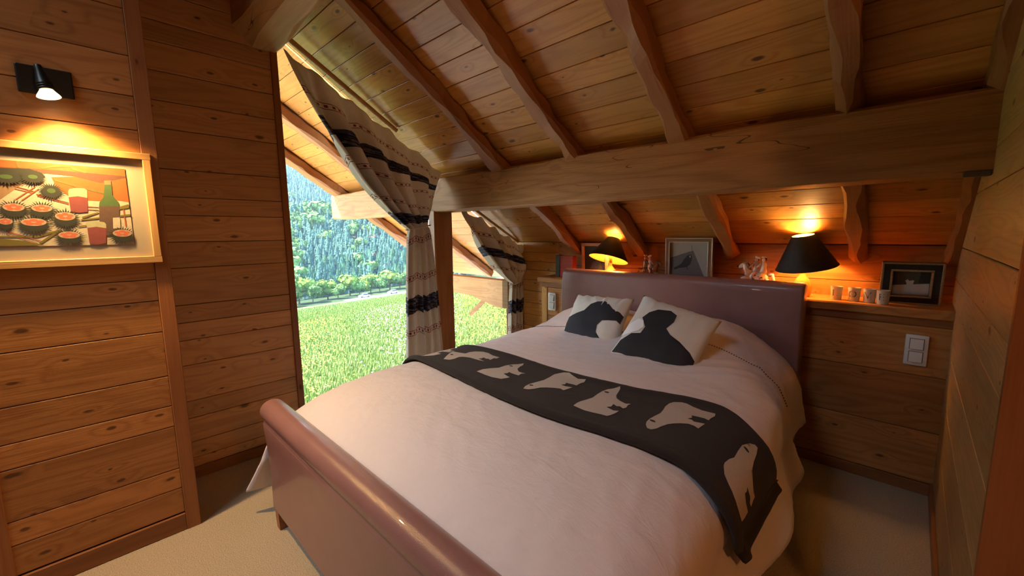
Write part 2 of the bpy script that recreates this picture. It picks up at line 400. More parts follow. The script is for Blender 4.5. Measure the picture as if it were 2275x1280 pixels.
def beam(name, p0, p1, wdir, W_, H_, mat, parent=None, ch=.012, jit=.006, seg=.12, ends=0.0, seed=0):
    """hewn timber from p0 to p1 (centre line), W_ along wdir, H_ along the third axis, wavering arrises"""
    p0 = Vector(p0); p1 = Vector(p1); xd = (p1 - p0).normalized(); wd = Vector(wdir).normalized()
    hd = xd.cross(wd).normalized(); L_ = (p1 - p0).length
    ns = max(2, int(L_ / seg)); mb = MB(); rings = []
    for k in range(ns + 1):
        t = -L_ / 2 + L_ * k / ns
        r = []
        for i, (sa, sb) in enumerate(((-1, -1), (1, -1), (1, 1), (-1, 1))):
            j = noise.noise(Vector((t * 2.6 + seed * 7.7, i * 5.3, seed))) * jit * 1.8 + noise.noise(Vector((t * 8.0 + seed * 2.1, i * 3.3, seed + 2))) * jit * .9
            cc = max(.003, ch + noise.noise(Vector((t * 3.1 + seed * 3.3, i * 9.1, 4.4))) * ch * 1.4 + noise.noise(Vector((t * 9.5 + seed, i * 4.1, 1.4))) * ch * .9)
            a, b2 = sa * (W_ / 2 + j), sb * (H_ / 2 + j * .7)
            e1 = (a - sa * cc, b2); e2 = (a, b2 - sb * cc)
            pair = [e2, e1] if sa * sb < 0 else [e1, e2]
            if (sa, sb) == (-1, -1): pair = [(a, b2 - sb * cc), (a - sa * cc, b2)]
            elif (sa, sb) == (1, -1): pair = [(a - sa * cc, b2), (a, b2 - sb * cc)]
            elif (sa, sb) == (1, 1): pair = [(a, b2 - sb * cc), (a - sa * cc, b2)]
            else: pair = [(a - sa * cc, b2), (a, b2 - sb * cc)]
            r += [(t, *q) for q in pair]
        rings.append(r)
    mb.loft(rings)
    ob = mb.build(name, mat)
    ob.matrix_world = Matrix(((xd.x, wd.x, hd.x, (p0.x + p1.x) / 2), (xd.y, wd.y, hd.y, (p0.y + p1.y) / 2), (xd.z, wd.z, hd.z, (p0.z + p1.z) / 2), (0, 0, 0, 1)))
    if parent is not None:
        ob.parent = parent; ob.matrix_parent_inverse = Matrix.Translation(-parent.location)
    return ob

def fill2d(poly, step):
    """triangulate a polygon with inner points so it can follow a curved surface"""
    from math import floor
    xs = [p[0] for p in poly]; ys = [p[1] for p in poly]
    pts = [Vector(p) for p in poly]; n = len(pts)
    def inside(x, y):
        c = False; j = n - 1
        for i in range(n):
            if (ys[i] > y) != (ys[j] > y) and x < (xs[j] - xs[i]) * (y - ys[i]) / (ys[j] - ys[i]) + xs[i]: c = not c
            j = i
        return c
    x = min(xs) + step / 2
    while x < max(xs):
        y = min(ys) + step / 2
        while y < max(ys):
            if inside(x, y): pts.append(Vector((x + random.uniform(-.1, .1) * step, y)))
            y += step
        x += step
    v, e, f, *_ = delaunay_2d_cdt(pts, [(i, (i + 1) % n) for i in range(n)], [list(range(n))], 1, 1e-6)
    return [tuple(p) for p in v], [tuple(q) for q in f]

def flat_patch(mb, poly, place, m=0):
    """thin printed shape on a flat surface; place maps 2-D to 3-D"""
    v, f = fill2d(poly, 10)
    mb.add([place(*p) for p in v], f, m)

# outlines of flat prints and woven motifs (metres, on their own surfaces)
TR = {'paint': {'orange_band': [(-0.225, 1.624), (-0.161, 1.625), (0.159, 1.625), (0.158, 1.594), (-0.054, 1.602), (-0.164, 1.6), (-0.228, 1.598)], 'brown_band': [(-0.228, 1.598), (-0.164, 1.6), (-0.054, 1.602), (0.158, 1.596), (0.16, 1.587), (0.082, 1.563), (0.014, 1.582), (-0.06, 1.586), (-0.167, 1.576), (-0.231, 1.57)], 'orange_field': [(-0.047, 1.575), (0.014, 1.582), (0.082, 1.563), (0.16, 1.589), (0.158, 1.493), (0.112, 1.5), (0.069, 1.493), (0.04, 1.494), (-0.011, 1.509), (-0.037, 1.536)], 'brown_left': [(-0.234, 1.544), (-0.129, 1.55), (-0.116, 1.548), (-0.176, 1.488), (-0.243, 1.465)], 'olive1': [(0.003, 1.619), (0.018, 1.615), (0.053, 1.6), (0.042, 1.598), (0.012, 1.606)], 'olive2': [(-0.072, 1.607), (-0.032, 1.62), (0.008, 1.618), (-0.033, 1.612), (-0.065, 1.604)], 'olive3': [(-0.128, 1.624), (-0.118, 1.624), (-0.119, 1.601), (-0.126, 1.601)], 'olive4': [(-0.042, 1.57), (0.021, 1.549), (0.089, 1.528), (0.089, 1.52), (0.021, 1.54), (-0.038, 1.561)], 'dark_top': [(-0.228, 1.591), (-0.164, 1.596), (-0.097, 1.6), (-0.069, 1.588), (-0.061, 1.575), (-0.077, 1.559), (-0.125, 1.552), (-0.17, 1.549), (-0.234, 1.544)], 'stem1': [(-0.254, 1.362), (-0.19, 1.36), (-0.103, 1.361), (-0.042, 1.384), (-0.04, 1.378), (-0.102, 1.353), (-0.191, 1.355), (-0.255, 1.356)], 'stem2': [(-0.105, 1.332), (-0.05, 1.381), (-0.037, 1.382), (-0.094, 1.332)], 'stem3': [(0.015, 1.422), (0.158, 1.445), (0.157, 1.437), (0.014, 1.416)], 'stem4': [(0.017, 1.431), (0.065, 1.451), (0.066, 1.446), (0.019, 1.424)], 'stem5': [(0.006, 1.396), (0.027, 1.4), (0.027, 1.395), (0.005, 1.391)], 'stem6': [(0.124, 1.472), (0.157, 1.485), (0.156, 1.469), (0.127, 1.462)], 'corner': [(-0.255, 1.352), (-0.191, 1.351), (-0.136, 1.342), (-0.088, 1.324), (-0.194, 1.325), (-0.258, 1.326)], 'line1': [(-0.139, 1.528), (-0.099, 1.516), (-0.099, 1.513), (-0.139, 1.525)], 'line2': [(-0.133, 1.535), (-0.091, 1.52), (-0.091, 1.517), (-0.134, 1.532)], 'line3': [(-0.09, 1.512), (-0.011, 1.484), (-0.011, 1.482), (-0.09, 1.508)], 'line4': [(-0.088, 1.506), (-0.012, 1.479), (-0.012, 1.476), (-0.088, 1.503)], 'line5': [(0.037, 1.472), (0.068, 1.47), (0.068, 1.467), (0.037, 1.469)], 'line6': [(0.036, 1.461), (0.067, 1.459), (0.067, 1.456), (0.036, 1.458)], 'line7': [(-0.175, 1.379), (-0.096, 1.341), (-0.096, 1.338), (-0.175, 1.375)], 'line8': [(-0.176, 1.37), (-0.106, 1.334), (-0.106, 1.331), (-0.176, 1.367)], 'line9': [(0.137, 1.465), (0.141, 1.465), (0.142, 1.394), (0.138, 1.394)], 'line10': [(-0.143, 1.49), (-0.091, 1.538), (-0.089, 1.536), (-0.14, 1.488)], 'line11': [(-0.129, 1.487), (-0.083, 1.531), (-0.081, 1.529), (-0.126, 1.485)], 'glass1_top': [(-0.009, 1.525), (-0.005, 1.535), (0.015, 1.54), (0.036, 1.539), (0.042, 1.532), (0.04, 1.504), (0.015, 1.509), (-0.01, 1.504)], 'glass1_wine': [(-0.01, 1.504), (0.015, 1.509), (0.04, 1.504), (0.036, 1.45), (0.011, 1.446), (-0.01, 1.45)], 'glass2_top': [(0.025, 1.408), (0.034, 1.414), (0.056, 1.415), (0.078, 1.411), (0.082, 1.403), (0.081, 1.388), (0.054, 1.393), (0.028, 1.389)], 'glass2_wine': [(0.028, 1.389), (0.054, 1.393), (0.081, 1.388), (0.075, 1.329), (0.049, 1.323), (0.028, 1.329)], 'cork': [(0.093, 1.573), (0.113, 1.576), (0.112, 1.559), (0.093, 1.558)], 'bottle_green': [(0.093, 1.558), (0.113, 1.559), (0.112, 1.518), (0.127, 1.491), (0.127, 1.474), (0.069, 1.472), (0.072, 1.489), (0.085, 1.509)], 'bottle_wine': [(0.069, 1.473), (0.127, 1.475), (0.119, 1.37), (0.106, 1.358), (0.072, 1.359), (0.061, 1.374)], 'label': [(0.104, 1.429), (0.125, 1.431), (0.123, 1.389), (0.101, 1.386)]}, 'urchins': [(-0.052, 1.525, 0.024, 0.022, 0), (-0.149, 1.455, 0.028, 0.025, 1), (-0.082, 1.454, 0.028, 0.024, 1), (-0.026, 1.425, 0.029, 0.028, 1), (-0.173, 1.406, 0.018, 0.02, 1), (-0.107, 1.403, 0.034, 0.025, 1), (-0.023, 1.356, 0.031, 0.024, 1), (0.126, 1.361, 0.031, 0.026, 1), (-0.155, 1.567, 0.035, 0.019, 0), (-0.092, 1.572, 0.026, 0.018, 0), (-0.214, 1.439, 0.024, 0.024, 1), (-0.221, 1.396, 0.024, 0.02, 1)], 'bird': {'inner': [(-1.294, 1.254), (-1.038, 1.256), (-1.049, 1.002), (-1.303, 0.984)], 'table': [(-1.29, 1.161), (-1.128, 1.215), (-1.041, 1.003), (-1.303, 0.984)], 'body': [(-1.258, 1.085), (-1.229, 1.1), (-1.202, 1.119), (-1.187, 1.145), (-1.166, 1.172), (-1.148, 1.185), (-1.133, 1.184), (-1.126, 1.169), (-1.128, 1.144), (-1.139, 1.115), (-1.163, 1.094), (-1.194, 1.089), (-1.219, 1.085), (-1.251, 1.071)], 'eye': [(-1.145, 1.176), (-1.139, 1.178), (-1.137, 1.165), (-1.143, 1.164)], 'leg': [(-1.163, 1.096), (-1.159, 1.097), (-1.155, 1.077), (-1.16, 1.076)], 'line': [(-1.132, 1.252), (-1.128, 1.252), (-1.127, 1.214), (-1.13, 1.214)]}, 'photo': {'inner': [(-0.069, 1.134), (0.079, 1.132), (0.075, 1.008), (-0.071, 1.017)], 'snow': [(-0.065, 1.054), (-0.003, 1.065), (0.076, 1.08), (0.075, 1.008), (-0.071, 1.017)], 'figure': [(-0.008, 1.093), (-0.0, 1.084), (0.011, 1.088), (0.02, 1.087), (0.017, 1.07), (0.02, 1.055), (0.01, 1.044), (0.002, 1.034), (-0.003, 1.043), (-0.023, 1.035), (-0.03, 1.028), (-0.033, 1.034), (-0.018, 1.055), (-0.01, 1.068), (-0.018, 1.085)], 'dark': [(0.036, 1.127), (0.078, 1.126), (0.075, 1.08), (0.045, 1.078)]}, 'bears': [[(-0.508, 1.2775), (-0.5452, 1.3292), (-0.5767, 1.3749), (-0.585, 1.402), (-0.5414, 1.4087), (-0.4979, 1.4185), (-0.5027, 1.4511), (-0.4914, 1.4822), (-0.4506, 1.5054), (-0.4036, 1.504), (-0.3509, 1.4843), (-0.2927, 1.4811), (-0.2887, 1.454), (-0.3032, 1.4506), (-0.2972, 1.4166), (-0.3206, 1.4271), (-0.3302, 1.419), (-0.3575, 1.427), (-0.3547, 1.4075), (-0.3678, 1.3969), (-0.326, 1.3873), (-0.3016, 1.3817), (-0.3304, 1.3748), (-0.3584, 1.3776), (-0.4122, 1.3801), (-0.4579, 1.3688), (-0.4709, 1.3521), (-0.4645, 1.3149), (-0.4702, 1.2879)], [(-0.2128, 1.25), (-0.2129, 1.2907), (-0.195, 1.323), (-0.1721, 1.3577), (-0.171, 1.406), (-0.1589, 1.4444), (-0.1437, 1.4631), (-0.1362, 1.4813), (-0.1323, 1.4948), (-0.1165, 1.4716), (-0.1107, 1.4449), (-0.0971, 1.4105), (-0.0664, 1.386), (-0.0444, 1.3843), (-0.027, 1.3901), (-0.0349, 1.3685), (-0.0289, 1.3459), (-0.0482, 1.345), (-0.0727, 1.3438), (-0.0921, 1.3477), (-0.0865, 1.3313), (-0.098, 1.3165), (-0.0673, 1.3066), (-0.0425, 1.302), (-0.0488, 1.2827), (-0.0576, 1.261), (-0.0778, 1.2557), (-0.1059, 1.2475), (-0.1413, 1.2456), (-0.1705, 1.2473)], [(0.0963, 1.2412), (0.0843, 1.2669), (0.08, 1.3), (0.0881, 1.3383), (0.0962, 1.3777), (0.0896, 1.4254), (0.0799, 1.4727), (0.0887, 1.4973), (0.1054, 1.5118), (0.1313, 1.5199), (0.1648, 1.5046), (0.2013, 1.4898), (0.2333, 1.5049), (0.2442, 1.4763), (0.2394, 1.4531), (0.2426, 1.419), (0.2245, 1.4211), (0.2063, 1.4172), (0.1904, 1.4157), (0.199, 1.3983), (0.1889, 1.3807), (0.2127, 1.38), (0.2431, 1.3894), (0.2411, 1.364), (0.2354, 1.3358), (0.2164, 1.3418), (0.1911, 1.331), (0.1622, 1.3137), (0.1431, 1.2946), (0.1342, 1.269), (0.1183, 1.2466)], [(0.353, 1.2423), (0.3504, 1.2693), (0.3511, 1.2949), (0.3586, 1.322), (0.3642, 1.3583), (0.3588, 1.4015), (0.3576, 1.4394), (0.3633, 1.4733), (0.3757, 1.4968), (0.3834, 1.5159), (0.3897, 1.5278), (0.4003, 1.5091), (0.4109, 1.4742), (0.4193, 1.4439), (0.434, 1.4214), (0.4541, 1.4108), (0.4819, 1.404), (0.4985, 1.4168), (0.4951, 1.3984), (0.5008, 1.3757), (0.4958, 1.3608), (0.479, 1.3669), (0.4705, 1.3582), (0.453, 1.3647), (0.4573, 1.34), (0.4463, 1.3241), (0.4656, 1.3203), (0.4808, 1.3173), (0.4962, 1.3308), (0.4963, 1.3021), (0.4921, 1.2758), (0.4864, 1.2608), (0.4646, 1.256), (0.4352, 1.2437), (0.4053, 1.2367), (0.3791, 1.2388)], [(0.6108, 1.3125), (0.6026, 1.335), (0.6003, 1.3614), (0.6026, 1.3946), (0.6077, 1.4364), (0.6039, 1.4686), (0.5979, 1.4992), (0.5971, 1.5371), (0.6046, 1.564), (0.6266, 1.5876), (0.6432, 1.5934), (0.6696, 1.5895), (0.7021, 1.5925), (0.744, 1.6147), (0.7489, 1.5959), (0.7442, 1.5669), (0.7435, 1.5443), (0.7291, 1.5432), (0.7146, 1.5344), (0.698, 1.5236), (0.6911, 1.5182), (0.6986, 1.5027), (0.6891, 1.482), (0.7031, 1.4876), (0.714, 1.482), (0.7318, 1.4965), (0.7438, 1.5071), (0.7423, 1.4841), (0.7399, 1.4522), (0.7242, 1.4557), (0.7062, 1.45), (0.6864, 1.4274), (0.6721, 1.4062), (0.6595, 1.3815), (0.6517, 1.3471), (0.6465, 1.3208), (0.6373, 1.2974), (0.6234, 1.2961)], [(0.8626, 1.3546), (0.8594, 1.3725), (0.8632, 1.4105), (0.8712, 1.4393), (0.8679, 1.488), (0.867, 1.5381), (0.8788, 1.5807), (0.8947, 1.6068), (0.9052, 1.6073), (0.9138, 1.5765), (0.9209, 1.53), (0.9301, 1.4909), (0.9566, 1.4547), (0.9789, 1.4424), (0.9947, 1.4459), (0.9966, 1.4275), (1.0055, 1.4022), (0.9908, 1.3937), (0.9788, 1.4047), (0.9489, 1.406), (0.9555, 1.3907), (0.9543, 1.3732), (0.9756, 1.3619), (1.0058, 1.3679), (1.0077, 1.3346), (1.0034, 1.3038), (0.975, 1.2933), (0.9444, 1.2955), (0.9189, 1.3021), (0.8988, 1.3086), (0.8778, 1.3231)]], 'bear_eyes': [(-0.5347, 1.3536), (-0.1463, 1.4172), (0.0974, 1.2906), (0.377, 1.4412), (0.6143, 1.3574), (0.8836, 1.5373)]}

# ================================================================== THE ROOM
SL = .657; Z0 = 3.30
TH = math.atan(SL); cT, sT = math.cos(TH), math.sin(TH)
def roof(y): return Z0 - SL * y
XG = -2.81        # face of the boards left of the window
XGL = -3.05       # plane of the window panes
XC = -2.335       # face of the closet front
YB = 3.12         # wall above the ledge
YL = 2.87         # face of the panel below the ledge
XR = .17          # face of the short partition on the right

# ---- floor
fl = MB().box(-3.2, 2.0, -3.0, 3.3, -.12, 0).build('floor', M['carpet']); tag(fl, kind='structure')

# ---- ceiling: slope over the bed, slope behind the camera
cb = MB()
cb.prism([(-.8, roof(-.8) + .03), (3.9, roof(3.9) + .03), (3.9, roof(3.9) + .12), (-.8, roof(-.8) + .12)], 0, -4.97, 2.1)
cb.prism([(-.8, roof(-.8) + .03), (-3.1, roof(-.8) + .03 - SL * 2.3), (-3.1, roof(-.8) + .12 - SL * 2.3), (-.8, roof(-.8) + .12)], 0, -4.97, 2.1)
ceil = cb.build('ceiling', M['pine_ceiling']); tag(ceil, kind='structure')
DY = .1125
for k in range(-12, 14):
    y0 = 1.524 + DY * k; y1 = y0 + DY
    jx = random.choice((-2.17, -1.55, -.89, -.22)) if random.random() < .3 else None
    spans = [(-3.06, .62)] if jx is None else [(-3.06, jx), (jx, .62)]
    for a, b in spans:
        board('ceiling_board', (a, y1, roof(y1)), (1, 0, 0), (0, -cT, sT), b - a, DY / cT, .028, M['pine_ceiling'], ceil)
for k in range(-4, 20):
    y0 = 1.524 + DY * k; y1 = y0 + DY
    board('overhang_board', (-4.95, y1, roof(y1)), (1, 0, 0), (0, -cT, sT), 4.95 - 3.065, DY / cT, .028, M['pine_out'], ceil)

# ---- gable wall (left of the window) with its boards
def wall_poly(y0, y1, z0=0): return [(y0, z0), (y1, z0), (y1, roof(max(y1, -.8)) + .05), (y0, roof(-.8) + .05 if y0 < -.8 else roof(y0) + .05)]
wg = MB()
wg.prism([(-3.0, 0), (.90, 0), (.90, roof(.90) + .04), (-.8, roof(-.8) + .06), (-3.0, roof(-.8) - SL * 2.2 + .06)], 0, -3.12, XG - .02)
wg.box(-3.12, XG - .02, .90, 3.3, -1.9, .06)
wg.box(-3.12, -2.9, 3.17, 3.35, .0, 1.3)
wall_gable = wg.build('wall_gable', M['backing']); tag(wall_gable, kind='structure')
zs = [.062, .118, .212, .35, .447, .65, .79, .887, .984, 1.185, 1.323, 1.463, 1.558, 1.70, 1.90, 2.037, 2.18, 2.32, 2.42, 2.56, 2.66, 2.76]
for a, b in zip(zs, zs[1:]):
    board('wall_board', (XG, -.25, a), (0, 1, 0), (0, 0, 1), .891 + .25, b - a, .02, M['pine_pale'], wall_gable)
bg = board('baseboard_gable', (XG + .014, -.25, 0), (0, 1, 0), (0, 0, 1), .891 + .25, .064, .016, M['pine_dark'], None); tag(bg, kind='structure')

# ---- windows: two tall panes running up to the roof, a post between
def pane_window(name, y0, y1, jamb):
    w = empty(name, (XGL, (y0 + y1) / 2, .06)); tag(w, kind='structure')
    top = lambda y: roof(y) - .02
    MB().prism([(y0, .075), (y1, .075), (y1, top(y1)), (y0, top(y0))], 0, XGL - .008, XGL + .008).build('pane', M['glass'], w)
    MB().bevbox(-3.12, -2.80, y0, y1, .04, .075, .004).build('sill', M['pine_dark'], w)
    if jamb:
        board('jamb', (XG + .012, y0 - .003, .06), (0, 0, 1), (0, -1, 0), roof(.93) - .04, .04, .30, M['pine_dark'], w)
    return w
pane_window('window_1', .928, 2.12, True)
pane_window('window_2', 2.31, 3.16, False)

post = beam('window_post', (-3.03, 2.215, .0), (-3.03, 2.215, 1.545), (1, 0, 0), .14, .19, M['pine_dark'], None, ch=.006, jit=.001)
tag(post, 'square brown timber post standing between the two window panes under the long beam', 'post')

# ---- closet front on the left
wc = MB(); wc.box(-2.80, XC - .02, -3.0, .262, 0, 2.9); wc.box(-2.80, XC - .02, -2.2, .262, 2.9, 3.2)
wall_left = wc.build('wall_left', M['backing']); tag(wall_left, kind='structure')
zs = [.085, .206, .301, .503, .60, .738, .939, 1.077, 1.169, 1.37, 1.57, 1.785, 1.918, 2.073, 2.25, 2.42, 2.62]
for a, b in zip(zs, zs[1:]):
    board('closet_board', (XC, -.293, a), (0, 1, 0), (0, 0, 1), .213 + .293, b - a, .02, M['pine'], wall_left)
    board('closet_board', (XC, -1.60, a), (0, 1, 0), (0, 0, 1), 1.60 - .36, b - a, .02, M['pine'], wall_left)
board('stile', (XC + .012, .268, 0), (0, 0, 1), (0, -1, 0), 2.95, .055, .03, M['pine_dark'], wall_left)
board('stile', (XC + .008, -.29, 0), (0, 0, 1), (0, -1, 0), 2.95, .075, .03, M['pine_dark'], wall_left)
board('corner_board', (XC - .018, .262, 0), (0, 0, 1), (-1, 0, 0), 2.95, .45, .006, M['pine_dark'], wall_left)
bl = board('baseboard_left', (XC + .010, -1.6, 0), (0, 1, 0), (0, 0, 1), 1.6 + .213, .082, .012, M['pine_dark'], None); tag(bl, kind='structure')

# ---- wall above the ledge and the wall left of it
wb_ = MB(); wb_.box(-3.12, 2.0, YB + .02, YB + .14, -.1, 1.30)
wall_back = wb_.build('wall_back', M['backing']); tag(wall_back, kind='structure')
for a, b in ((.94, 1.052), (1.052, 1.262)):
    board('wall_board', (-2.40, YB, a), (1, 0, 0), (0, 0, 1), 2.40 + XR + .01, b - a, .02, M['pine'], wall_back)
zz = [.06, .17, .29, .41, .53, .65, .77, .885, .985, 1.07, 1.16, 1.262]
for a, b in zip(zz, zz[1:]):
    board('wall_board', (-3.04, YB, a), (1, 0, 0), (0, 0, 1), .64, b - a, .02, M['pine_ceiling'], wall_back)

# ---- panelled ledge behind the bed
wl_ = MB(); wl_.box(-2.385, XR + .01, YL + .02, YB - .005, 0, .912)
wall_ledge = wl_.build('wall_ledge', M['backing']); tag(wall_ledge, kind='structure')
for a, b in ((.06, .33), (.33, .615), (.615, .868)):
    board('panel_board', (-2.33, YL, a), (1, 0, 0), (0, 0, 1), 2.33 + XR, b - a, .02, M['pine'], wall_ledge)
board('moulding', (-2.39, YL - .008, .868), (1, 0, 0), (0, 0, 1), 2.39 + XR, .046, .028, M['pine_dark'], wall_ledge)
board('stile', (-2.33, YL - .006, 0), (0, 0, 1), (-1, 0, 0), .868, .06, .026, M['pine_ceiling'], wall_ledge)
board('end_board', (-2.39, YB, 0), (0, 0, 1), (0, -1, 0), .912, YB - YL, .006, M['pine_ceiling'], wall_ledge)
bb = board('baseboard_back', (-2.38, YL - .012, 0), (1, 0, 0), (0, 0, 1), 2.38 + XR, .062, .012, M['pine_dark'], None); tag(bb, kind='structure')
rg_ = []
for i in range(25):
    x = -2.42 + (XR + 2.42) * i / 24
    yf = 2.838 + .006 * math.sin(i * 1.3) + .004 * math.sin(i * .5)
    rg_.append([(x, yf, .914), (x, YB - .002, .914), (x, YB - .002, .960), (x, yf + .003, .960), (x, yf - .002, .952)])
shelf = MB().loft(rg_).build('ledge_shelf', M['pine'])
tag(shelf, 'long pine shelf board on the ledge behind the headboard', 'shelf')

# ---- short partition on the right
wr = MB(); wr.prism([(1.412, 0), (3.13, 0), (3.13, roof(3.13) + .02), (1.412, roof(1.412) + .02)], 0, XR + .02, XR + .045)
wall_right = wr.build('wall_right', M['backing']); tag(wall_right, kind='structure')
zs = [.07, .30, .52, .738, .964, 1.09, 1.257, 1.49, 1.612, 1.83, 2.05, 2.30]
for a, b in zip(zs, zs[1:]):
    ye = min(YB, (Z0 - a) / SL)
    board('wall_board', (XR, ye, a), (0, -1, 0), (0, 0, 1), ye - 1.412, b - a, .02, M['pine_ash'], wall_right)
    board('wall_board', (XR + .065, 1.412, a), (0, 1, 0), (0, 0, 1), ye - 1.412, b - a, .02, M['pine_ash'], wall_right)
board('end_stile', (XR - .002, 1.41, 0), (0, 0, 1), (1, 0, 0), roof(1.41) + .02, .072, .024, M['pine_dark'], wall_right)
br = board('baseboard_right', (XR - .012, YL, 0), (0, -1, 0), (0, 0, 1), YL - 1.412, .07, .012, M['pine_dark'], None); tag(br, kind='structure')

# ---- the rest of the room, behind the camera and beyond the partition
ob_ = MB(); ob_.box(2.0, 2.1, -3.1, 3.3, -.1, 4.0); wall_hall = ob_.build('wall_hall', M['pine']); tag(wall_hall, kind='structure')
ob_ = MB(); ob_.box(-3.2, 2.1, -3.1, -3.0, -.1, 3.3); wall_front = ob_.build('wall_front', M['pine']); tag(wall_front, kind='structure')

w3 = empty('added_lamp_frame', (-1.50, -1.40, 3.44)); tag(w3, kind='structure')  # frame added round the area lamp; the ceiling has no opening here
def on_rear(p): return (p[0], -1.40 + p[1] * cT - p[2] * -sT, 3.44 + p[1] * sT + p[2] * cT)
for a, b, c, d in ((-2.12, -2.05, -.52, .52), (-.95, -.88, -.52, .52), (-2.05, -.95, -.52, -.45), (-2.05, -.95, .45, .52)):
    mb = MB().bevbox(a, b, c, d, -.06, .0, .004); mb.v = [on_rear(p) for p in mb.v]; mb.build('lamp_frame_bar', M['pine_dark'], w3)

# ---- roof timbers
rd = .115 * cT                                  # depth of a rafter
def rafter(x0, x1, ya, yb, label, seed, group='rafters under the roof boards'):
    xm = (x0 + x1) / 2
    off = rd / 2
    def P(y): return (xm, y - off * sT * 1.0, roof(y) - off * cT)
    b = beam('rafter', P(ya), P(yb), (1, 0, 0), x1 - x0, rd, M['rafter'], None, ch=.020, jit=.012, seg=.05, seed=seed)
    return tag(b, label, 'rafter', group)
rafter(-2.22, -2.12, -.7, 3.14, 'hewn rafter on the slope, first one right of the big curtain', 1)
rafter(-1.595, -1.497, -.7, 3.14, 'hewn rafter with a broken knot, ending between lamp and bird picture', 2)
rafter(-.937, -.837, -.7, 3.14, 'hewn rafter ending just right of the framed bird picture', 3)
rafter(-.27, -.18, -.7, 3.14, 'hewn rafter with a rounded end right of the bright black-shaded lamp', 4)
rafter(.13, .22, -.7, 3.14, 'hewn rafter at far right, tight against the short partition wall', 5)
rafter(-3.99, -3.885, .1, 3.7, 'rafter of the overhang outside, the one nearer the window glass', 6, 'rafters of the overhang outside')
rafter(-4.93, -4.76, .1, 3.7, 'outermost verge rafter of the overhang, seen against the forest', 7, 'rafters of the overhang outside')

purlin = beam('roof_beam', (-5.0, 2.215, 1.673), (.172, 2.215, 1.673), (0, 1, 0), .19, .274, M['beam'], None, ch=.010, jit=.004, seg=.16, seed=11)
tag(purlin, 'long massive timber beam crossing above the bed from window post to partition', 'beam')
upper = beam('ridge_beam', (-2.815, .828, 2.570), (1.98, .828, 2.570), (0, 1, 0), .245, .305, M['beam_pale'], None, ch=.055, jit=.004, seg=.2, seed=12)
tag(upper, 'thick upper timber beam butting into the board wall at top of window', 'beam')
plate = MB()
prof = [(-4.05, .86), (-4.05, .70), (-3.9, .67), (-3.55, .655), (-3.30, .60), (-3.15, .57), (-2.98, .57), (-2.98, .86)]
plate.prism(prof, 1, 3.02, 3.16)
pl = plate.build('eave_beam', M['beam'])
tag(pl, 'horizontal eave timber outside the smaller window pane with a curved underside', 'beam')
brk = MB().tube([(-3.40, 3.09, .62), (-3.66, 3.09, .42)], .028, 4).build('reflection_bar', M['beam'], pl)  # timber bar in place of a diagonal reflection in the pane
zb = MB().bevbox(.10, .168, 2.112, 2.13, 1.522, 1.54, .004).build('bracket', M['metal_zinc'])
zb.parent = purlin; zb.matrix_parent_inverse = purlin.matrix_world.inverted()

# ================================================================== BED
bed = empty('sleigh_bed', (-1.235, 1.65, 0))
tag(bed, 'pinkish brown leather sleigh bed with rolled footboard and tall headboard', 'bed')
BX0, BX1 = -2.062, -.408
def ext_profile(prof, x0, x1, rnd, n=5):
    """profile in (y,z) swept along x with softly rounded ends"""
    cyc = sum(p[0] for p in prof) / len(prof); czc = sum(p[1] for p in prof) / len(prof)
    rings = []
    def ring(x, k):
        out = []
        m = len(prof)
        for i, (y, z) in enumerate(prof):
            a = prof[i - 1]; b = prof[(i + 1) % m]
            ty, tz = b[0] - a[0], b[1] - a[1]; l = math.hypot(ty, tz) or 1
            ny, nz = tz / l, -ty / l                       # outward for the winding used here
            out.append((x, y - ny * k * sgn, z - nz * k * sgn))
        return out
    area = sum(prof[i][0] * prof[(i + 1) % len(prof)][1] - prof[(i + 1) % len(prof)][0] * prof[i][1] for i in range(len(prof)))
    sgn = 1 if area > 0 else -1
    xs = []
    for i in range(n + 1):
        t = PI / 2 * i / n; xs.append((x0 + rnd * (1 - math.sin(t)), rnd * (1 - math.cos(PI / 2 - t))))
    xs = [(x0 + rnd * (1 - math.cos(PI / 2 * i / n)), rnd * (1 - math.sin(PI / 2 * i / n))) for i in range(n + 1)]
    mid = [(x0 + rnd + (x1 - x0 - 2 * rnd) * i / 12, 0) for i in range(1, 12)]
    xe = [(x1 - (x - x0), k) for x, k in reversed(xs)]
    for x, k in xs + mid + xe: rings.append(ring(x, k))
    return rings
fp = [(.503, .10), (.505, .22), (.503, .34), (.497, .43), (.4925, .485), (.4945, .512)]
for i in range(15):
    a = math.radians(222 - i * 222 / 14)
    fp.append((.536 + .053 * math.cos(a), .563 + .050 * math.sin(a)))
fp += [(.584, .52), (.572, .44), (.562, .30), (.560, .10)]
foot = MB().loft(ext_profile(fp, BX0, BX1, .018)).build('footboard', M['leather'], bed, smooth='auto')
MB().tube([(BX0 + .008 + (BX1 - BX0 - .016) * i / 20, .4955, .505) for i in range(21)], .0022, 6).build('seam', M['leather'], foot)
hp = [(2.722, .12), (2.716, .55), (2.712, .80), (2.714, .92), (2.722, .99)]
for i in range(11):
    a = math.radians(170 - i * 160 / 10)
    hp.append((2.776 + .053 * math.cos(a), 1.008 + .052 * math.sin(a)))
hp += [(2.832, .95), (2.832, .12)]
MB().loft(ext_profile(hp, BX0, BX1, .016)).build('headboard', M['leather'], bed, smooth='auto')
for x in (BX0 + .01, BX1 - .06):
    MB().bevbox(x, x + .05, .56, 2.73, .14, .34, .008).build('side_rail', M['leather'], bed)
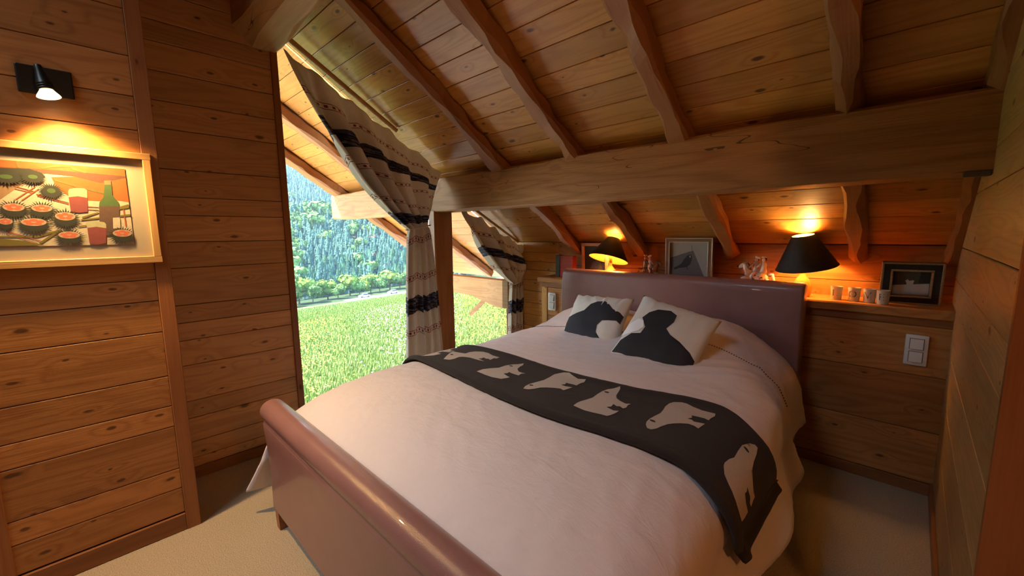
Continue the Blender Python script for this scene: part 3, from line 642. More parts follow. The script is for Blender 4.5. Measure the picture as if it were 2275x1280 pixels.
for x, y in ((BX0 + .02, .505), (BX1 - .075, .505), (BX0 + .02, 2.74), (BX1 - .075, 2.74)):
    MB().loft([[(x + .006, y + .004, 0), (x + .046, y + .004, 0), (x + .046, y + .044, 0), (x + .006, y + .044, 0)],
               [(x, y, .13), (x + .055, y, .13), (x + .055, y + .05, .13), (x, y + .05, .13)]]).build('leg', M['pine_dark'], bed)
MB().bevbox(BX0 + .05, BX1 - .05, .585, 2.70, .30, .50, .03).build('mattress', M['cotton'], bed)

# ---- covers: same surface function for duvet, throw and bears
CX = -1.235
KY = [.42, .50, .58, .70, .85, 1.05, 1.3, 1.6, 1.9, 2.15, 2.35, 2.5, 2.62, 2.73]
KZ = [.48, .51, .56, .625, .662, .678, .68, .682, .69, .72, .775, .80, .80, .77]
def smooth_interp(y, X, Y):
    if y <= X[0]: return Y[0]
    if y >= X[-1]: return Y[-1]
    i = bisect.bisect_right(X, y) - 1
    def m(k):
        if k == 0: return (Y[1] - Y[0]) / (X[1] - X[0])
        if k == len(X) - 1: return (Y[-1] - Y[-2]) / (X[-1] - X[-2])
        return (Y[k + 1] - Y[k - 1]) / (X[k + 1] - X[k - 1])
    h = X[i + 1] - X[i]; t = (y - X[i]) / h
    return (2*t**3 - 3*t*t + 1) * Y[i] + (t**3 - 2*t*t + t) * h * m(i) + (-2*t**3 + 3*t*t) * Y[i+1] + (t**3 - t*t) * h * m(i+1)
def profile(y, side):
    z = smooth_interp(y, KY, KZ)
    hd = max(0., min(1., (y - 1.95) / .5)); hd = hd * hd * (3 - 2 * hd)
    if side < 0: hem = .13; wh = .90; ds = .865
    else: hem = .27; wh = .985 - .10 * hd; ds = .91 - .05 * hd
    sh = .28 + .10 * hd
    P = [(0, z), (.66 - .16 * hd, z + .005), (ds + .045 - .08 * hd, z + .008 - .04 * hd), (ds, z - sh)]
    pts = []
    for i in range(25):
        t = i / 24; a = (1-t)**3; b = 3*t*(1-t)**2; c = 3*t*t*(1-t); d = t**3
        pts.append((a*P[0][0]+b*P[1][0]+c*P[2][0]+d*P[3][0], a*P[0][1]+b*P[1][1]+c*P[2][1]+d*P[3][1]))
    z0 = pts[-1][1]
    for i in range(1, 7):
        t = i / 6; pts.append((ds + (wh - ds) * t, z0 + (hem - z0) * t))
    return pts
_pc = {}
def prof_arc(y, side):
    k = (round(y, 4), side)
    if k not in _pc:
        p = profile(y, side); s = [0.]
        for i in range(1, len(p)): s.append(s[-1] + math.hypot(p[i][0] - p[i-1][0], p[i][1] - p[i-1][1]))
        _pc[k] = (p, s)
    return _pc[k]
def cover(s, y):
    side = -1 if s < 0 else 1
    p, a = prof_arc(y, side); q = abs(s)
    i = min(max(bisect.bisect_right(a, q) - 1, 0), len(a) - 2)
    t = (q - a[i]) / (a[i+1] - a[i])
    return Vector((CX + side * (p[i][0] + (p[i+1][0] - p[i][0]) * t), y, p[i][1] + (p[i+1][1] - p[i][1]) * t))
def cover_n(s, y):
    h = .004
    a = cover(s + h, y) - cover(s - h, y); b = cover(s, y + h) - cover(s, y - h)
    n = a.cross(b); n.normalize(); return n
def crease(s, y):
    """small wrinkles of the linen"""
    v = 0
    v += .0050 * noise.noise(Vector((s * 3.1, y * 3.3, 1.7)))
    w = noise.noise(Vector((s * 1.7, y * 1.4, 9.1))) * 1.6
    n1 = noise.noise(Vector((s * 9 + y * 6 + w, y * 3 - s * 2, 3.3)))
    v += .0032 * (1 - abs(n1)) ** 6
    n2 = noise.noise(Vector((s * 5 - y * 9 + w, y * 4 + s * 3, 7.7)))
    v += .0028 * (1 - abs(n2)) ** 8
    hd = max(0, min(1, (y - 1.75) / .35)) * max(0, min(1, (s + .2) / .5)) * max(0, min(1, (1.0 - s) / .3))
    if hd > 0:                                    # drag folds fanning out below the right pillow
        n3 = noise.noise(Vector((s * 1.3 + w * .3, y * 6.5 - s * 5.0, 2.2)))
        v += hd * .012 * (1 - abs(n3)) ** 7
    drop = max(0, (abs(s) - .80) / .35)
    if drop > 0: v += drop * .014 * math.sin(y * 8.5 + 1.5 * math.sin(y * 3.1) + (1 if s > 0 else 3))
    return v
def pillow_bump(s, y):
    """the bed pillows under the duvet"""
    v = 0
    for c0, w in ((-.42, .36), (.40, .36)):
        d = ((s - c0) / w) ** 2 + ((y - 2.50) / .24) ** 2
        if d < 1: v += .045 * (1 - d) ** 1.3
    return v
def duvet_pt(s, y, off=0.0):
    n = cover_n(s, y)
    return cover(s, y) + n * (crease(s, y) + off) + Vector((0, 0, pillow_bump(s, y)))
mb = MB(); NU, NV = 171, 150
ys_ = [.590 + (2.705 - .590) * j / (NV - 1) for j in range(NV)]
verts = []; faces = []
for j, y in enumerate(ys_):
    sl = prof_arc(y, -1)[1][-1]; sr = prof_arc(y, 1)[1][-1]
    sr += .02 * math.sin(y * 9) ; sr = min(sr, prof_arc(y, 1)[1][-1] + .02)
    for i in range(NU):
        s = -sl + (sl + sr) * i / (NU - 1)
        p = duvet_pt(s, y)
        if abs(s) > .78 and y < .80:                # lower corners swing towards the foot
            k = (abs(s) - .78) * (.80 - y) / .21
            p.y -= k * .36; p.x += (-1 if s < 0 else 1) * k * .22
        verts.append(p)
for j in range(NV - 1):
    for i in range(NU - 1):
        a = j * NU + i; faces.append((a, a + 1, a + NU + 1, a + NU))
mb.add(verts, faces)
duvet = mb.build('duvet', M['linen'], None, smooth=True)
so = duvet.modifiers.new('thickness', 'SOLIDIFY'); so.thickness = .012; so.offset = -1
tag(duvet, 'puffy off-white linen duvet hanging over both sides of the bed', 'duvet')
# dotted hem stitching across the head of the duvet
st = MB()
for k in range(150):
    s = -.92 + 1.86 * k / 149
    y = 2.235 + .04 * math.sin(s * 3.0) + .02 * s
    p = duvet_pt(s, y, .0022); q = duvet_pt(s + .0062, y, .0022)
    st.tube([p, q], .0022, 4)
sto = st.build('hem_stitching', M['stitch'], duvet); sto['kind'] = 'stuff'

# ---- throw with bears
SN = [-.95, -.8, -.4, -.12, .31, .64, .78, .93, 1.13]; YN = [1.25, 1.22, 1.15, 1.117, 1.093, 1.146, 1.18, 1.18, 1.27]
SF = [-.95, -.8, -.585, .077, .418, .74, .90, 1.14]; YF = [1.62, 1.61, 1.58, 1.541, 1.562, 1.69, 1.672, 1.76]
S0, S1 = -.95, 1.125
def throw_pt(s, t, off=.010):
    yn = smooth_interp(s, SN, YN); yf = smooth_interp(s, SF, YF)
    y = yn + (yf - yn) * t
    return throw_at(s, y, off, t)
def throw_at(s, y, off=.010, t=None):
    if t is None:
        yn = smooth_interp(s, SN, YN); yf = smooth_interp(s, SF, YF); t = (y - yn) / (yf - yn)
    n = cover_n(s, y)
    roll = .020 * math.exp(-((t - .06) / .07) ** 2) + .008 * math.exp(-((t - .97) / .05) ** 2)
    wave = .006 * noise.noise(Vector((s * 2.6, y * 3, 5.5))) + (.006 * math.exp(-((s + .62) / .12) ** 2 - ((t - .5) / .35) ** 2))
    return cover(s, y) + n * (max(0, crease(s, y) * .4) + off + roll + wave + .004)
mb = MB(); NU, NV = 150, 44; v = []; f = []
for j in range(NV):
    for i in range(NU):
        v.append(throw_pt(S0 + (S1 - S0) * i / (NU - 1), j / (NV - 1)))
for j in range(NV - 1):
    for i in range(NU - 1):
        a = j * NU + i; f.append((a, a + 1, a + NU + 1, a + NU))
throw = mb.add(v, f).build('throw_blanket', M['blanket'], None, smooth=True)
so = throw.modifiers.new('thickness', 'SOLIDIFY'); so.thickness = .011; so.offset = -1
tag(throw, 'charcoal wool throw with pale polar bears laid across the bed', 'blanket')
bears = list(zip(TR['bears'], TR['bear_eyes']))
def shifted(b, ds, dy): return ([(a + ds, c + dy) for a, c in b[0]], (b[1][0] + ds, b[1][1] + dy))
bears.append(shifted(bears[1], -.56, .03))
for poly, eye in bears:
    vv, ff = fill2d(poly, .012)
    bo = MB().add([throw_at(a, b, .0118) for a, b in vv], ff).build('bear_motif', M['bear'], throw, smooth=True)
    ep = [(eye[0] + .011 * math.cos(t) , eye[1] + .007 * math.sin(t)) for t in [2 * PI * i / 10 for i in range(10)]]
    vv, ff = fill2d(ep, .02)
    MB().add([throw_at(a, b, .0128) for a, b in vv], ff).build('eye', M['blanket'], bo)

# ---- cushions
def cushion(name, c, ux, uy, w, h, th, patch, spot, label, seed):
    """c centre, ux/uy unit axes of its face, w x h, th thickness; patch = dark applique in unit coordinates"""
    ux = Vector(ux).normalized(); uz = ux.cross(Vector(uy)).normalized(); uy = uz.cross(ux).normalized()
    root = empty(name, tuple(Vector(c) - uy * h / 2)); tag(root, label, 'cushion')
    def P(a, b, side, off=0):
        pa = a * (1 - .10 * (1 - b * b) * .6); pb = b * (1 - .10 * (1 - a * a) * .6)
        e = max(0, (1 - a ** 2)) ** .5 * max(0, (1 - b ** 2)) ** .5
        t = th / 2 * e ** .72
        wr = .007 * noise.noise(Vector((a * 2.6 + seed, b * 2.6, side))) + .009 * (1 - abs(noise.noise(Vector((a * 5 + seed, b * 1.2, 3))))) ** 6 * max(0, b)
        rim = .010 * noise.noise(Vector((a * 4.5 + seed * 3, 1.1, 2.2))) * max(0, b) ** 3
        return Vector(c) + ux * pa * w / 2 + uy * (pb * h / 2 + rim) + uz * side * (t + (wr if e > .05 else 0) + off)
    n = 36; g = [-1 + 2 * i / (n - 1) for i in range(n)]
    mb = MB(); v = []; f = []
    for side in (1, -1):
        o = len(v)
        for b in g:
            for a in g: v.append(P(a, b, side))
        for j in range(n - 1):
            for i in range(n - 1):
                q = o + j * n + i; f.append((q, q + 1, q + n + 1, q + n))
    mb.add(v, f)
    me = mb.build('cover', M['cotton'], root, smooth=True)
    bm = bmesh.new(); bm.from_mesh(me.data); bmesh.ops.remove_doubles(bm, verts=bm.verts[:], dist=.0008); bmesh.ops.recalc_face_normals(bm, faces=bm.faces[:]); bm.to_mesh(me.data); bm.free()
    me.data.polygons.foreach_set('use_smooth', [True] * len(me.data.polygons))
    vv, ff = fill2d(patch, .06)
    pt = MB().add([P(a, b, 1, .0022) for a, b in vv], ff).build('applique', M['black_cotton'], root, smooth=True)
    pt['label'] = 'black cotton animal silhouette'
    if spot:
        vv, ff = fill2d(spot, .06)
        MB().add([P(a, b, 1, .0034) for a, b in vv], ff).build('spot', M['white_cotton'], pt)
    return root
CUSH1 = [(-1, -.98), (-.93, -.62), (-.88, -.45), (-.95, -.2), (-.92, .02), (-.6, .17), (-.35, .28), (-.2, .55), (.0, .68), (.25, .72), (.45, .60), (.62, .45), (.85, .38), (.98, .28), (.97, .0), (.85, .07), (.62, .03), (.42, -.02), (.30, -.2), (.34, -.45), (.52, -.62), (.86, -.66), (.70, -.92), (.2, -.90), (-.3, -.96), (-.7, -.93)]
CUSH2 = [(-.95, -.92), (-.90, -.55), (-.70, -.30), (-.48, -.22), (-.46, .0), (-.66, .24), (-.55, .45), (-.38, .62), (-.08, .72), (.12, .62), (.14, .40), (.06, .15), (.22, .02), (.5, -.06), (.80, -.20), (.96, -.32), (.95, -.86), (.6, -.90), (.1, -.88), (-.5, -.92)]
SPOT2 = [(-.98, -.40), (-.90, -.05), (-.74, .18), (-.58, .16), (-.50, -.02), (-.58, -.18), (-.76, -.32)]
cushion('cushion', (-1.420, 2.225, .776), (1, .02, .02), (0, .62, .78), .415, .40, .13, CUSH1, None,
        'cream cushion with a black animal silhouette facing right, nearer the window', 3)
cushion('cushion', (-.915, 2.100, .788), (1, .02, -.22), (.12, .66, .74), .435, .415, .13, CUSH2, SPOT2,
        'tilted cream cushion with black silhouette and white oval patch, right one of the pair', 8)

# ================================================================== CURTAINS
def curtain(name, rod, tie, bot, ctrl, L_up, L_lo, nf, label, x0=-2.85, seed=0):
    root = empty(name, (x0, (bot[0][0] + bot[1][0]) / 2, bot[0][1])); tag(root, label, 'curtain', 'curtains at the gable window')
    def lerp(a, b, t): return (a[0] + (b[0] - a[0]) * t, a[1] + (b[1] - a[1]) * t)
    NUc, NA, NBc = 130, 46, 40
    def pt(u, k):
        fold = math.sin(2 * PI * nf * u + .8 * math.sin(5 * u + seed)); fold2 = math.sin(2 * PI * nf * 2.3 * u + seed)
        if k <= NA:
            t = k / NA
            T = lerp(rod[0], rod[1], u); Mm = lerp(tie[0], tie[1], u); C = lerp(ctrl[0], ctrl[1], u)
            y = (1-t)**2 * T[0] + 2*t*(1-t) * C[0] + t*t * Mm[0]
            z = (1-t)**2 * T[1] + 2*t*(1-t) * C[1] + t*t * Mm[1]
            amp = (.014 + .058 * math.sin(PI * t) ** 1.2 + .012 * t) * (1 - .72 * max(0, min(1, (u - .36) / .25)) * (1 - t) ** .5) * (1.35 if u < .36 else 1.35 - .35 * min(1, (u - .36) / .2))
            x = x0 + amp * fold + .008 * fold2 + .05 * math.sin(PI * t) * u + .02 * noise.noise(Vector((u * 4, t * 5, seed)))
            z += -.035 * abs(math.sin(PI * 4.5 * u + seed)) * (1 - t) ** 3 + .02 * noise.noise(Vector((u * 5 + 3, t * 4, seed))) * math.sin(PI * t)
            q = t * L_up
        else:
            t = (k - NA) / NBc
            a = lerp(tie[0], tie[1], u); b = lerp(bot[0], bot[1], u)
            w = t ** .6
            y = a[0] + (b[0] - a[0]) * w; z = a[1] + (b[1] - a[1]) * t
            amp = .028 + .012 * t
            x = x0 + amp * fold + .005 * fold2
            y += .010 * math.cos(2 * PI * nf * u) * (.4 + .6 * t)
            q = L_up + t * L_lo
        return (x, y, z), q
    v = []; uv = []; f = []
    for k in range(NA + NBc + 1):
        for i in range(NUc):
            u = i / (NUc - 1); p, q = pt(u, k); v.append(p); uv.append((u, q))
    for k in range(NA + NBc):
        for i in range(NUc - 1):
            a = k * NUc + i; f.append((a, a + 1, a + NUc + 1, a + NUc))
    mb = MB(); mb.add(v, f); mb.uv = uv
    o = mb.build('drape', M['curtain'], root, smooth=True)
    so = o.modifiers.new('thickness', 'SOLIDIFY'); so.thickness = .003
    # tieback
    yc = (tie[0][0] + tie[1][0]) / 2; zc = (tie[0][1] + tie[1][1]) / 2; w = abs(tie[1][0] - tie[0][0]) / 2 + .012
    MB().tube([(x0 + .045 * math.cos(t), yc + w * math.sin(t), zc + .02 * math.sin(t)) for t in [2 * PI * i / 28 for i in range(29)]], .0055, 8).build('tieback', M['curtain'], root, smooth=True)
    return root
curtain('curtain', ((.97, 2.50), (2.135, 1.875)), ((1.786, 1.385), (1.985, 1.42)), ((1.70, .08), (2.10, .08)), ((1.20, 1.80), (1.975, 1.64)),
        1.30, 1.32, 5, 'large cream kilim-striped curtain tied back beside the window post', -2.85, 1)
curtain('curtain', ((2.30, 1.62), (3.13, 1.225)), ((2.945, .858), (3.10, .865)), ((2.89, .08), (3.135, .08)), ((2.46, 1.14), (3.24, 1.03)),
        .92, .80, 4, 'smaller cream striped curtain tied back in the corner beyond the post', -2.86, 2)
rod = MB().tube([(-2.885, .95, 2.60), (-2.885, 1.75, 2.125)], .017, 14).build('curtain_rod', M['pine_plaque'], None, smooth='auto')
tag(rod, 'slanting round wooden curtain rod under the roof boards above big curtain', 'curtain rod')
rod = MB().tube([(-2.885, 2.34, 1.66), (-2.885, 3.08, 1.262)], .013, 14).build('curtain_rod', M['pine_plaque'], None, smooth='auto')
tag(rod, 'slanting curtain rod behind the long beam above the smaller curtain', 'curtain rod')

# ================================================================== LEFT WALL: picture and spot lamp
pic = empty('framed_painting', (XC, -.035, 1.24)); tag(pic, 'oak-framed painting of sea urchins, wine glasses and a bottle on the closet wall', 'painting')
PY0, PY1, PZ0, PZ1 = -.315, .240, 1.243, 1.692
xb, xf = XC + .004, XC + .024
for (a, b, c, d) in ((PY0, PY1, PZ1 - .026, PZ1), (PY0, PY1, PZ0, PZ0 + .028)):
    board('frame_rail', (xf, a, c), (0, 1, 0), (0, 0, 1), b - a, d - c, .022, M['pine_plaque'], pic, ch=.002, groove=0)
for (a, b) in ((PY0, PY0 + .026), (PY1 - .026, PY1)):
    board('frame_rail', (xf, b, PZ0 + .028), (0, 0, 1), (0, -1, 0), PZ1 - PZ0 - .054, b - a, .022, M['pine_plaque'], pic, ch=.002, groove=0)
MB().box(xb, xb + .006, PY0 + .02, PY1 - .02, PZ0 + .02, PZ1 - .02).build('mount', M['mat_card'], pic)
PM = {}
def pc(n, c): PM[n] = len(PM_list); PM_list.append(plain('paint_' + n, c, .8, noise_amt=.18, noise_scale=70))
PM_list = []
for n, c in (('cream', (.66, .58, .42)), ('orange', (.72, .13, .02)), ('brown', (.17, .06, .03)), ('olive', (.20, .16, .03)), ('dark', (.025, .03, .018)),
             ('flesh', (.70, .17, .08)), ('rim', (.62, .42, .30)), ('wine', (.28, .06, .06)), ('glass', (.50, .50, .30)), ('green', (.07, .14, .035)), ('bottle', (.13, .07, .045)), ('cork', (.30, .20, .08)), ('redline', (.45, .10, .04)), ('tan', (.36, .22, .11))): pc(n, tuple(q * .62 for q in c))
pm = MB(); lay = [xb + .0075]
def pl_(y, z): return (lay[0], max(-.225, min(.158, y)), max(1.322, min(1.627, z)))
def draw(poly, colr, dz=.00006):
    lay[0] += dz; flat_patch(pm, poly, pl_, PM[colr])
draw([(-.225, 1.322), (.158, 1.322), (.158, 1.627), (-.225, 1.627)], 'cream')
PT = TR['paint']
for k, c in (('orange_band', 'orange'), ('brown_band', 'brown'), ('orange_field', 'orange'), ('brown_left', 'tan'), ('olive1', 'olive'), ('olive2', 'olive'), ('olive3', 'olive'), ('olive4', 'olive'), ('dark_top', 'dark')): draw(PT[k], c)
for k in range(1, 12): draw(PT['line%d' % k], 'redline', .00002)
for k in range(1, 7): draw(PT['stem%d' % k], 'olive', .00004)
draw(PT['corner'], 'olive')
for k, c in (('glass1_top', 'glass'), ('glass1_wine', 'wine'), ('cork', 'cork'), ('bottle_green', 'green'), ('bottle_wine', 'bottle'), ('label', 'cream'), ('glass2_top', 'glass'), ('glass2_wine', 'wine')): draw(PT[k], c)
for i, (uy, uz, rx, rz, fl_) in enumerate(TR['urchins']):
    rx, rz = abs(rx), abs(rz); n = 30; poly = []
    rr = random.Random(i)
    for k in range(n * 2):
        a = PI * k / n; q = 1.42 + rr.uniform(-.15, .30) if k % 2 == 0 else .92
        poly.append((uy + rx * q * math.cos(a), uz + rz * q * math.sin(a) - (rz * .12)))
    draw(poly, 'dark')
    if fl_:
        draw([(uy + rx * .92 * math.cos(t), uz + rz * .25 + rz * .55 * math.sin(t)) for t in [2 * PI * k / 24 for k in range(24)]], 'rim')
        for k in range(5):
            a = 2 * PI * k / 5 + .3
            cy_, cz_ = uy + rx * .48 * math.cos(a), uz + rz * .25 + rz * .28 * math.sin(a)
            draw([(cy_ + rx * .30 * math.cos(t), cz_ + rz * .20 * math.sin(t)) for t in [2 * PI * k2 / 10 for k2 in range(10)]], 'flesh', .00002)
    else:
        draw([(uy + rx * .45 * math.cos(t), uz + rz * .40 * math.sin(t)) for t in [2 * PI * k / 16 for k in range(16)]], 'green')
pm.build('watercolour', PM_list, pic)

spot = empty('wall_spot_lamp', (XC, -.035, 1.84)); tag(spot, 'small reflector spot lamp lit on the board wall above the painting', 'wall lamp')
MB().bevbox(XC, XC + .012, -.095, .045, 1.868, 1.965, .004).build('plate_and_shadow', M['metal_dark'], spot)  # mounting plate, dark also for the holder's shadow on the boards
ax = Vector((.13, .16, -1)).normalized(); sx = ax.cross(Vector((0, 1, 0))).normalized(); sy2 = ax.cross(sx)
b0 = Vector((XC + .075, -.038, 1.952))
def cone(prof): return [[tuple(b0 + ax * d + r_ * (math.cos(2*PI*i/20) * sx + math.sin(2*PI*i/20) * sy2)) for i in range(20)] for d, r_ in prof]
MB().loft(cone([(0, .009), (.006, .011), (.015, .0115), (.06, .020), (.064, .0215), (.068, .020), (.072, .022), (.076, .020), (.080, .022), (.084, .0195)])).build('lamp_holder', M['metal_dark'], spot, smooth='auto')
MB().tube([(XC + .01, -.03, 1.93), (XC + .04, -.034, 1.945), tuple(b0 + ax * .02)], .006, 8).build('arm', M['metal_dark'], spot)
M['bulb'] = plain('lit_reflector_glass', (.9, .75, .5), .2, emit=(1, .74, .38), emit_s=14)
MB().loft(cone([(.084, .017), (.092, .022), (.104, .030), (.108, .0315)]), caps=False).build('reflector', plain('reflector_glass', (.8, .7, .5), .15, emit=(1, .72, .36), emit_s=.9), spot, smooth=True)
MB().loft(cone([(.103, .0005), (.104, .012), (.1035, .0185)]), caps=False).build('bulb', M['bulb'], spot, smooth=True)
ld = bpy.data.lights.new('spot_light', 'SPOT'); lo = bpy.data.objects.new('spot_light', ld); COL.objects.link(lo)
ld.energy = SPOT_W; ld.color = (1, .60, .22); ld.spot_size = math.radians(126); ld.spot_blend = .9; ld.shadow_soft_size = .02
lo.location = b0 + ax * .112; lo.rotation_euler = (-ax).to_track_quat('Z', 'Y').to_euler(); 
lo.parent = spot; lo.matrix_parent_inverse = Matrix.Translation(-spot.location)

# ================================================================== THINGS ON THE LEDGE
ZS = .960
def table_lamp(x, y, r_top, r_bot, z_b, z_t, watts, label, foot, tilt):
    root = empty('table_lamp', (x, y, ZS)); tag(root, label, 'lamp', 'black-shaded lamps on the ledge')
    if foot == 'glass':
        prof = [(.040, 0), (.046, .012), (.050, .04), (.046, .075), (.032, .105), (.017, .125), (.014, .150), (.014, .17)]
    else:
        prof = [(.038, 0), (.040, .01), (.036, .03), (.034, .055), (.040, .075), (.043, .085), (.030, .098), (.020, .112), (.012, .124), (.011, .15)]
    MB().lathe(prof, (x, y, ZS), 24).build('foot', M['amber_glass'], root, smooth='auto')
    MB().lathe([(.010, 0), (.013, .01), (.013, .045), (.009, .05)], (x, y, ZS + prof[-1][1] - .01), 16).build('bulb_holder', M['brass'], root, smooth='auto')
    zt_, zb2 = z_t, z_b; R = Matrix.Rotation(tilt[0], 3, 'X') @ Matrix.Rotation(tilt[1], 3, 'Y'); cc = Vector((x, y, (zt_ + zb2) / 2))
    def ring(r_, z): return [tuple(cc + R @ Vector((r_ * math.cos(2*PI*i/40), r_ * math.sin(2*PI*i/40), z - cc.z))) for i in range(40)]
    sh = MB().loft([ring(r_bot, zb2), ring(r_top, zt_)], True, False).build('shade', M['black_shade'], root, smooth=True)
    li = MB().loft([ring(r_bot - .0025, zb2 + .001), ring(r_top - .0025, zt_ - .001)], True, False).build('lining', M['gold'], root, smooth=True)
    MB().tube([cc + R @ Vector((r_bot * math.cos(2*PI*i/40), r_bot * math.sin(2*PI*i/40), zb2 - cc.z)) for i in range(41)], .0022, 6).build('shade_rim', M['black_shade'], root, smooth=True)
    sp_ = MB()
    for k in range(3):
        a = 2 * PI * k / 3
        sp_.tube([(x, y, ZS + .19), cc + R @ Vector((r_top * math.cos(a), r_top * math.sin(a), zt_ - cc.z - .002))], .0014, 5)
    sp_.build('shade_carrier', M['brass'], root)
    zbulb = zb2 + (zt_ - zb2) * .42
    MB().ball((x, y, zbulb), (.020, .020, .028)).build('bulb', M['bulb_warm'], root, smooth=True)
    l = bpy.data.lights.new('lamp_light', 'POINT'); o = bpy.data.objects.new('lamp_light', l); COL.objects.link(o)
    l.energy = watts; l.color = (1, .56, .18); l.shadow_soft_size = .03; o.location = (x, y, zbulb + .045)
    o.parent = root; o.matrix_parent_inverse = Matrix.Translation(-root.location)
    return root
M['bulb_warm'] = plain('lit_bulb', (.9, .8, .6), .3, emit=(1, .66, .30), emit_s=10)
table_lamp(-1.752, 2.965, .048, .158, 1.128, 1.305, LAMP1_W, 'black-shaded table lamp left of the bird picture, its orange lining showing', 'wood', (-.34, .05))
table_lamp(-.458, 2.955, .056, .155, 1.132, 1.322, LAMP2_W, 'black-shaded table lamp right of headboard throwing bright light on the boards', 'glass', (.17, -.12))

# cups with letters
def text_mesh(ch, size):
    cu = bpy.data.curves.new('t', 'FONT'); cu.body = ch; cu.size = size; cu.align_x = 'CENTER'; cu.align_y = 'CENTER'
    t = bpy.data.objects.new('t', cu); COL.objects.link(t)
    dg = bpy.context.evaluated_depsgraph_get(); me = bpy.data.meshes.new_from_object(t.evaluated_get(dg))
    v = [tuple(p.co) for p in me.vertices]; f = [tuple(p.vertices) for p in me.polygons]
    bpy.data.objects.remove(t); bpy.data.curves.remove(cu); bpy.data.meshes.remove(me)
    return v, f
for ch, x, y in (('L', -.290, 2.930), ('O', -.212, 2.920), ('V', -.147, 2.905), ('E', -.092, 2.885)):
    root = empty('letter_cup', (x, y, ZS)); tag(root, 'small frosted candle cup marked with the letter %s on the ledge' % ch, 'candle cup', 'lettered candle cups')
    MB().lathe([(.0005, .004), (.0215, .004), (.0260, .074), (.0280, .074), (.0240, .001), (.0005, .001)], (x, y, ZS), 28, caps=False).build('cup', M['frosted'], root, smooth='auto')
    v, f = text_mesh(ch, .052)
    vv = []
    for px, py, pz in v:
        h = .038 + py; r_ = .0240 + .004 * h / .074 + .0006; a = math.radians(-104) + px / r_
        vv.append((x + r_ * math.cos(a), y + r_ * math.sin(a), ZS + h))
    MB().add(vv, f).build('letter', M['letter'], root)

def frame_thing(name, label, cx, cz_w, cz_h, y, lean, yaw, fw, depth, mats, pics, inner_scale=1, z0=ZS, cat='picture'):
    """standing picture: centre x, width, height; local frame then placed"""
    root = empty(name, (cx, y, z0)); tag(root, label, cat, 'framed pictures on the ledge')
    R = Matrix.Rotation(yaw, 3, 'Z') @ Matrix.Rotation(lean, 3, 'X')
    def T(px, d, pz): return tuple(Vector((cx, y, z0)) + R @ Vector((px, d, pz)))
    W2, H2 = cz_w / 2, cz_h
    def rail(x0, x1, za, zb, m, d0, d1, nm):
        mb = MB(); mb.bevbox(x0, x1, d0, d1, za, zb, min(.003, (x1 - x0) / 4, (zb - za) / 4)); mb.v = [T(*p) for p in mb.v]; return mb.build(nm, m, root)
    rail(-W2, W2, 0, fw, mats[0], -depth, 0, 'frame_rail'); rail(-W2, W2, H2 - fw, H2, mats[0], -depth, 0, 'frame_rail')
    rail(-W2, -W2 + fw, fw, H2 - fw, mats[0], -depth, 0, 'frame_rail'); rail(W2 - fw, W2, fw, H2 - fw, mats[0], -depth, 0, 'frame_rail')
    if mats[1]:
        s = fw * .22
        for (a, b, c, d) in ((-W2 + fw - s, W2 - fw + s, fw - s, fw), (-W2 + fw - s, W2 - fw + s, H2 - fw, H2 - fw + s), (-W2 + fw - s, -W2 + fw, fw, H2 - fw), (W2 - fw, W2 - fw + s, fw, H2 - fw)):
            rail(a, b, c, d, mats[1], -depth - .003, -depth + .004, 'gilt_edge')
        for (a, b, c, d) in ((-W2, W2, 0, s), (-W2, W2, H2 - s, H2), (-W2, -W2 + s, 0, H2), (W2 - s, W2, 0, H2)):
            rail(a, b, c, d, mats[1], -depth - .002, -depth + .004, 'gilt_edge')
    mb = MB(); mb.box(-W2 + fw * .5, W2 - fw * .5, -.006, -.002, fw * .5, H2 - fw * .5); mb.v = [T(*p) for p in mb.v]; mb.build('backing', M['backing'], root)
    pmb = MB(); d = -.007; ms = []
    for poly, mt_ in pics:
        d -= .0004
        if mt_ not in ms: ms.append(mt_)
        flat_patch(pmb, poly, lambda a, b: T(a, d, b), ms.index(mt_))
    pmb.build('print', ms, root)
    return root
def local(poly, cx, z0=ZS): return [(p[0] - cx, p[1] - z0) for p in poly]
pb = TR['bird']; cxb = -1.150
P_grey = plain('print_pale_grey', (.34, .33, .32), .6, noise_amt=.1, noise_scale=60); P_slate = plain('print_slate', (.105, .10, .115), .6, noise_amt=.15, noise_scale=80)
P_black = plain('print_black', (.012, .012, .016), .6); P_white = plain('print_white', (.55, .54, .53), .6, noise_amt=.15, noise_scale=40)
P_mid = plain('print_mid', (.06, .058, .05), .6, noise_amt=.5, noise_scale=60); P_dk = plain('print_dark', (.02, .02, .022), .6)
frame_thing('framed_picture', 'pale wood frame with a black bird on grey, centred on the ledge', cxb, .335, .345, 3.03, .04, -.02, .034, .022, (M['frame_bird'], M['frame_silver']),
            [([(-.136, .034), (.136, .034), (.136, .311), (-.136, .311)], P_grey), ([(-.136, .034), (.127, .034), (.03, .255), (-.136, .198)], P_slate),
             (local(pb['line'], cxb), P_slate), (local(pb['body'], cxb), P_black), (local(pb['leg'], cxb), P_black), (local(pb['eye'], cxb), P_white)])
frame_thing('framed_picture', 'pinkish wooden frame half hidden behind the left lamp', -1.952, .255, .30, 3.06, .05, .02, .026, .018, (M['frame_pink'], None),
            [([(-.102, .026), (.102, .026), (.102, .274), (-.102, .274)], P_dk), ([(-.07, .026), (.09, .026), (.05, .16), (-.02, .14)], P_mid)])
pp_ = TR['photo']; cxp = .003
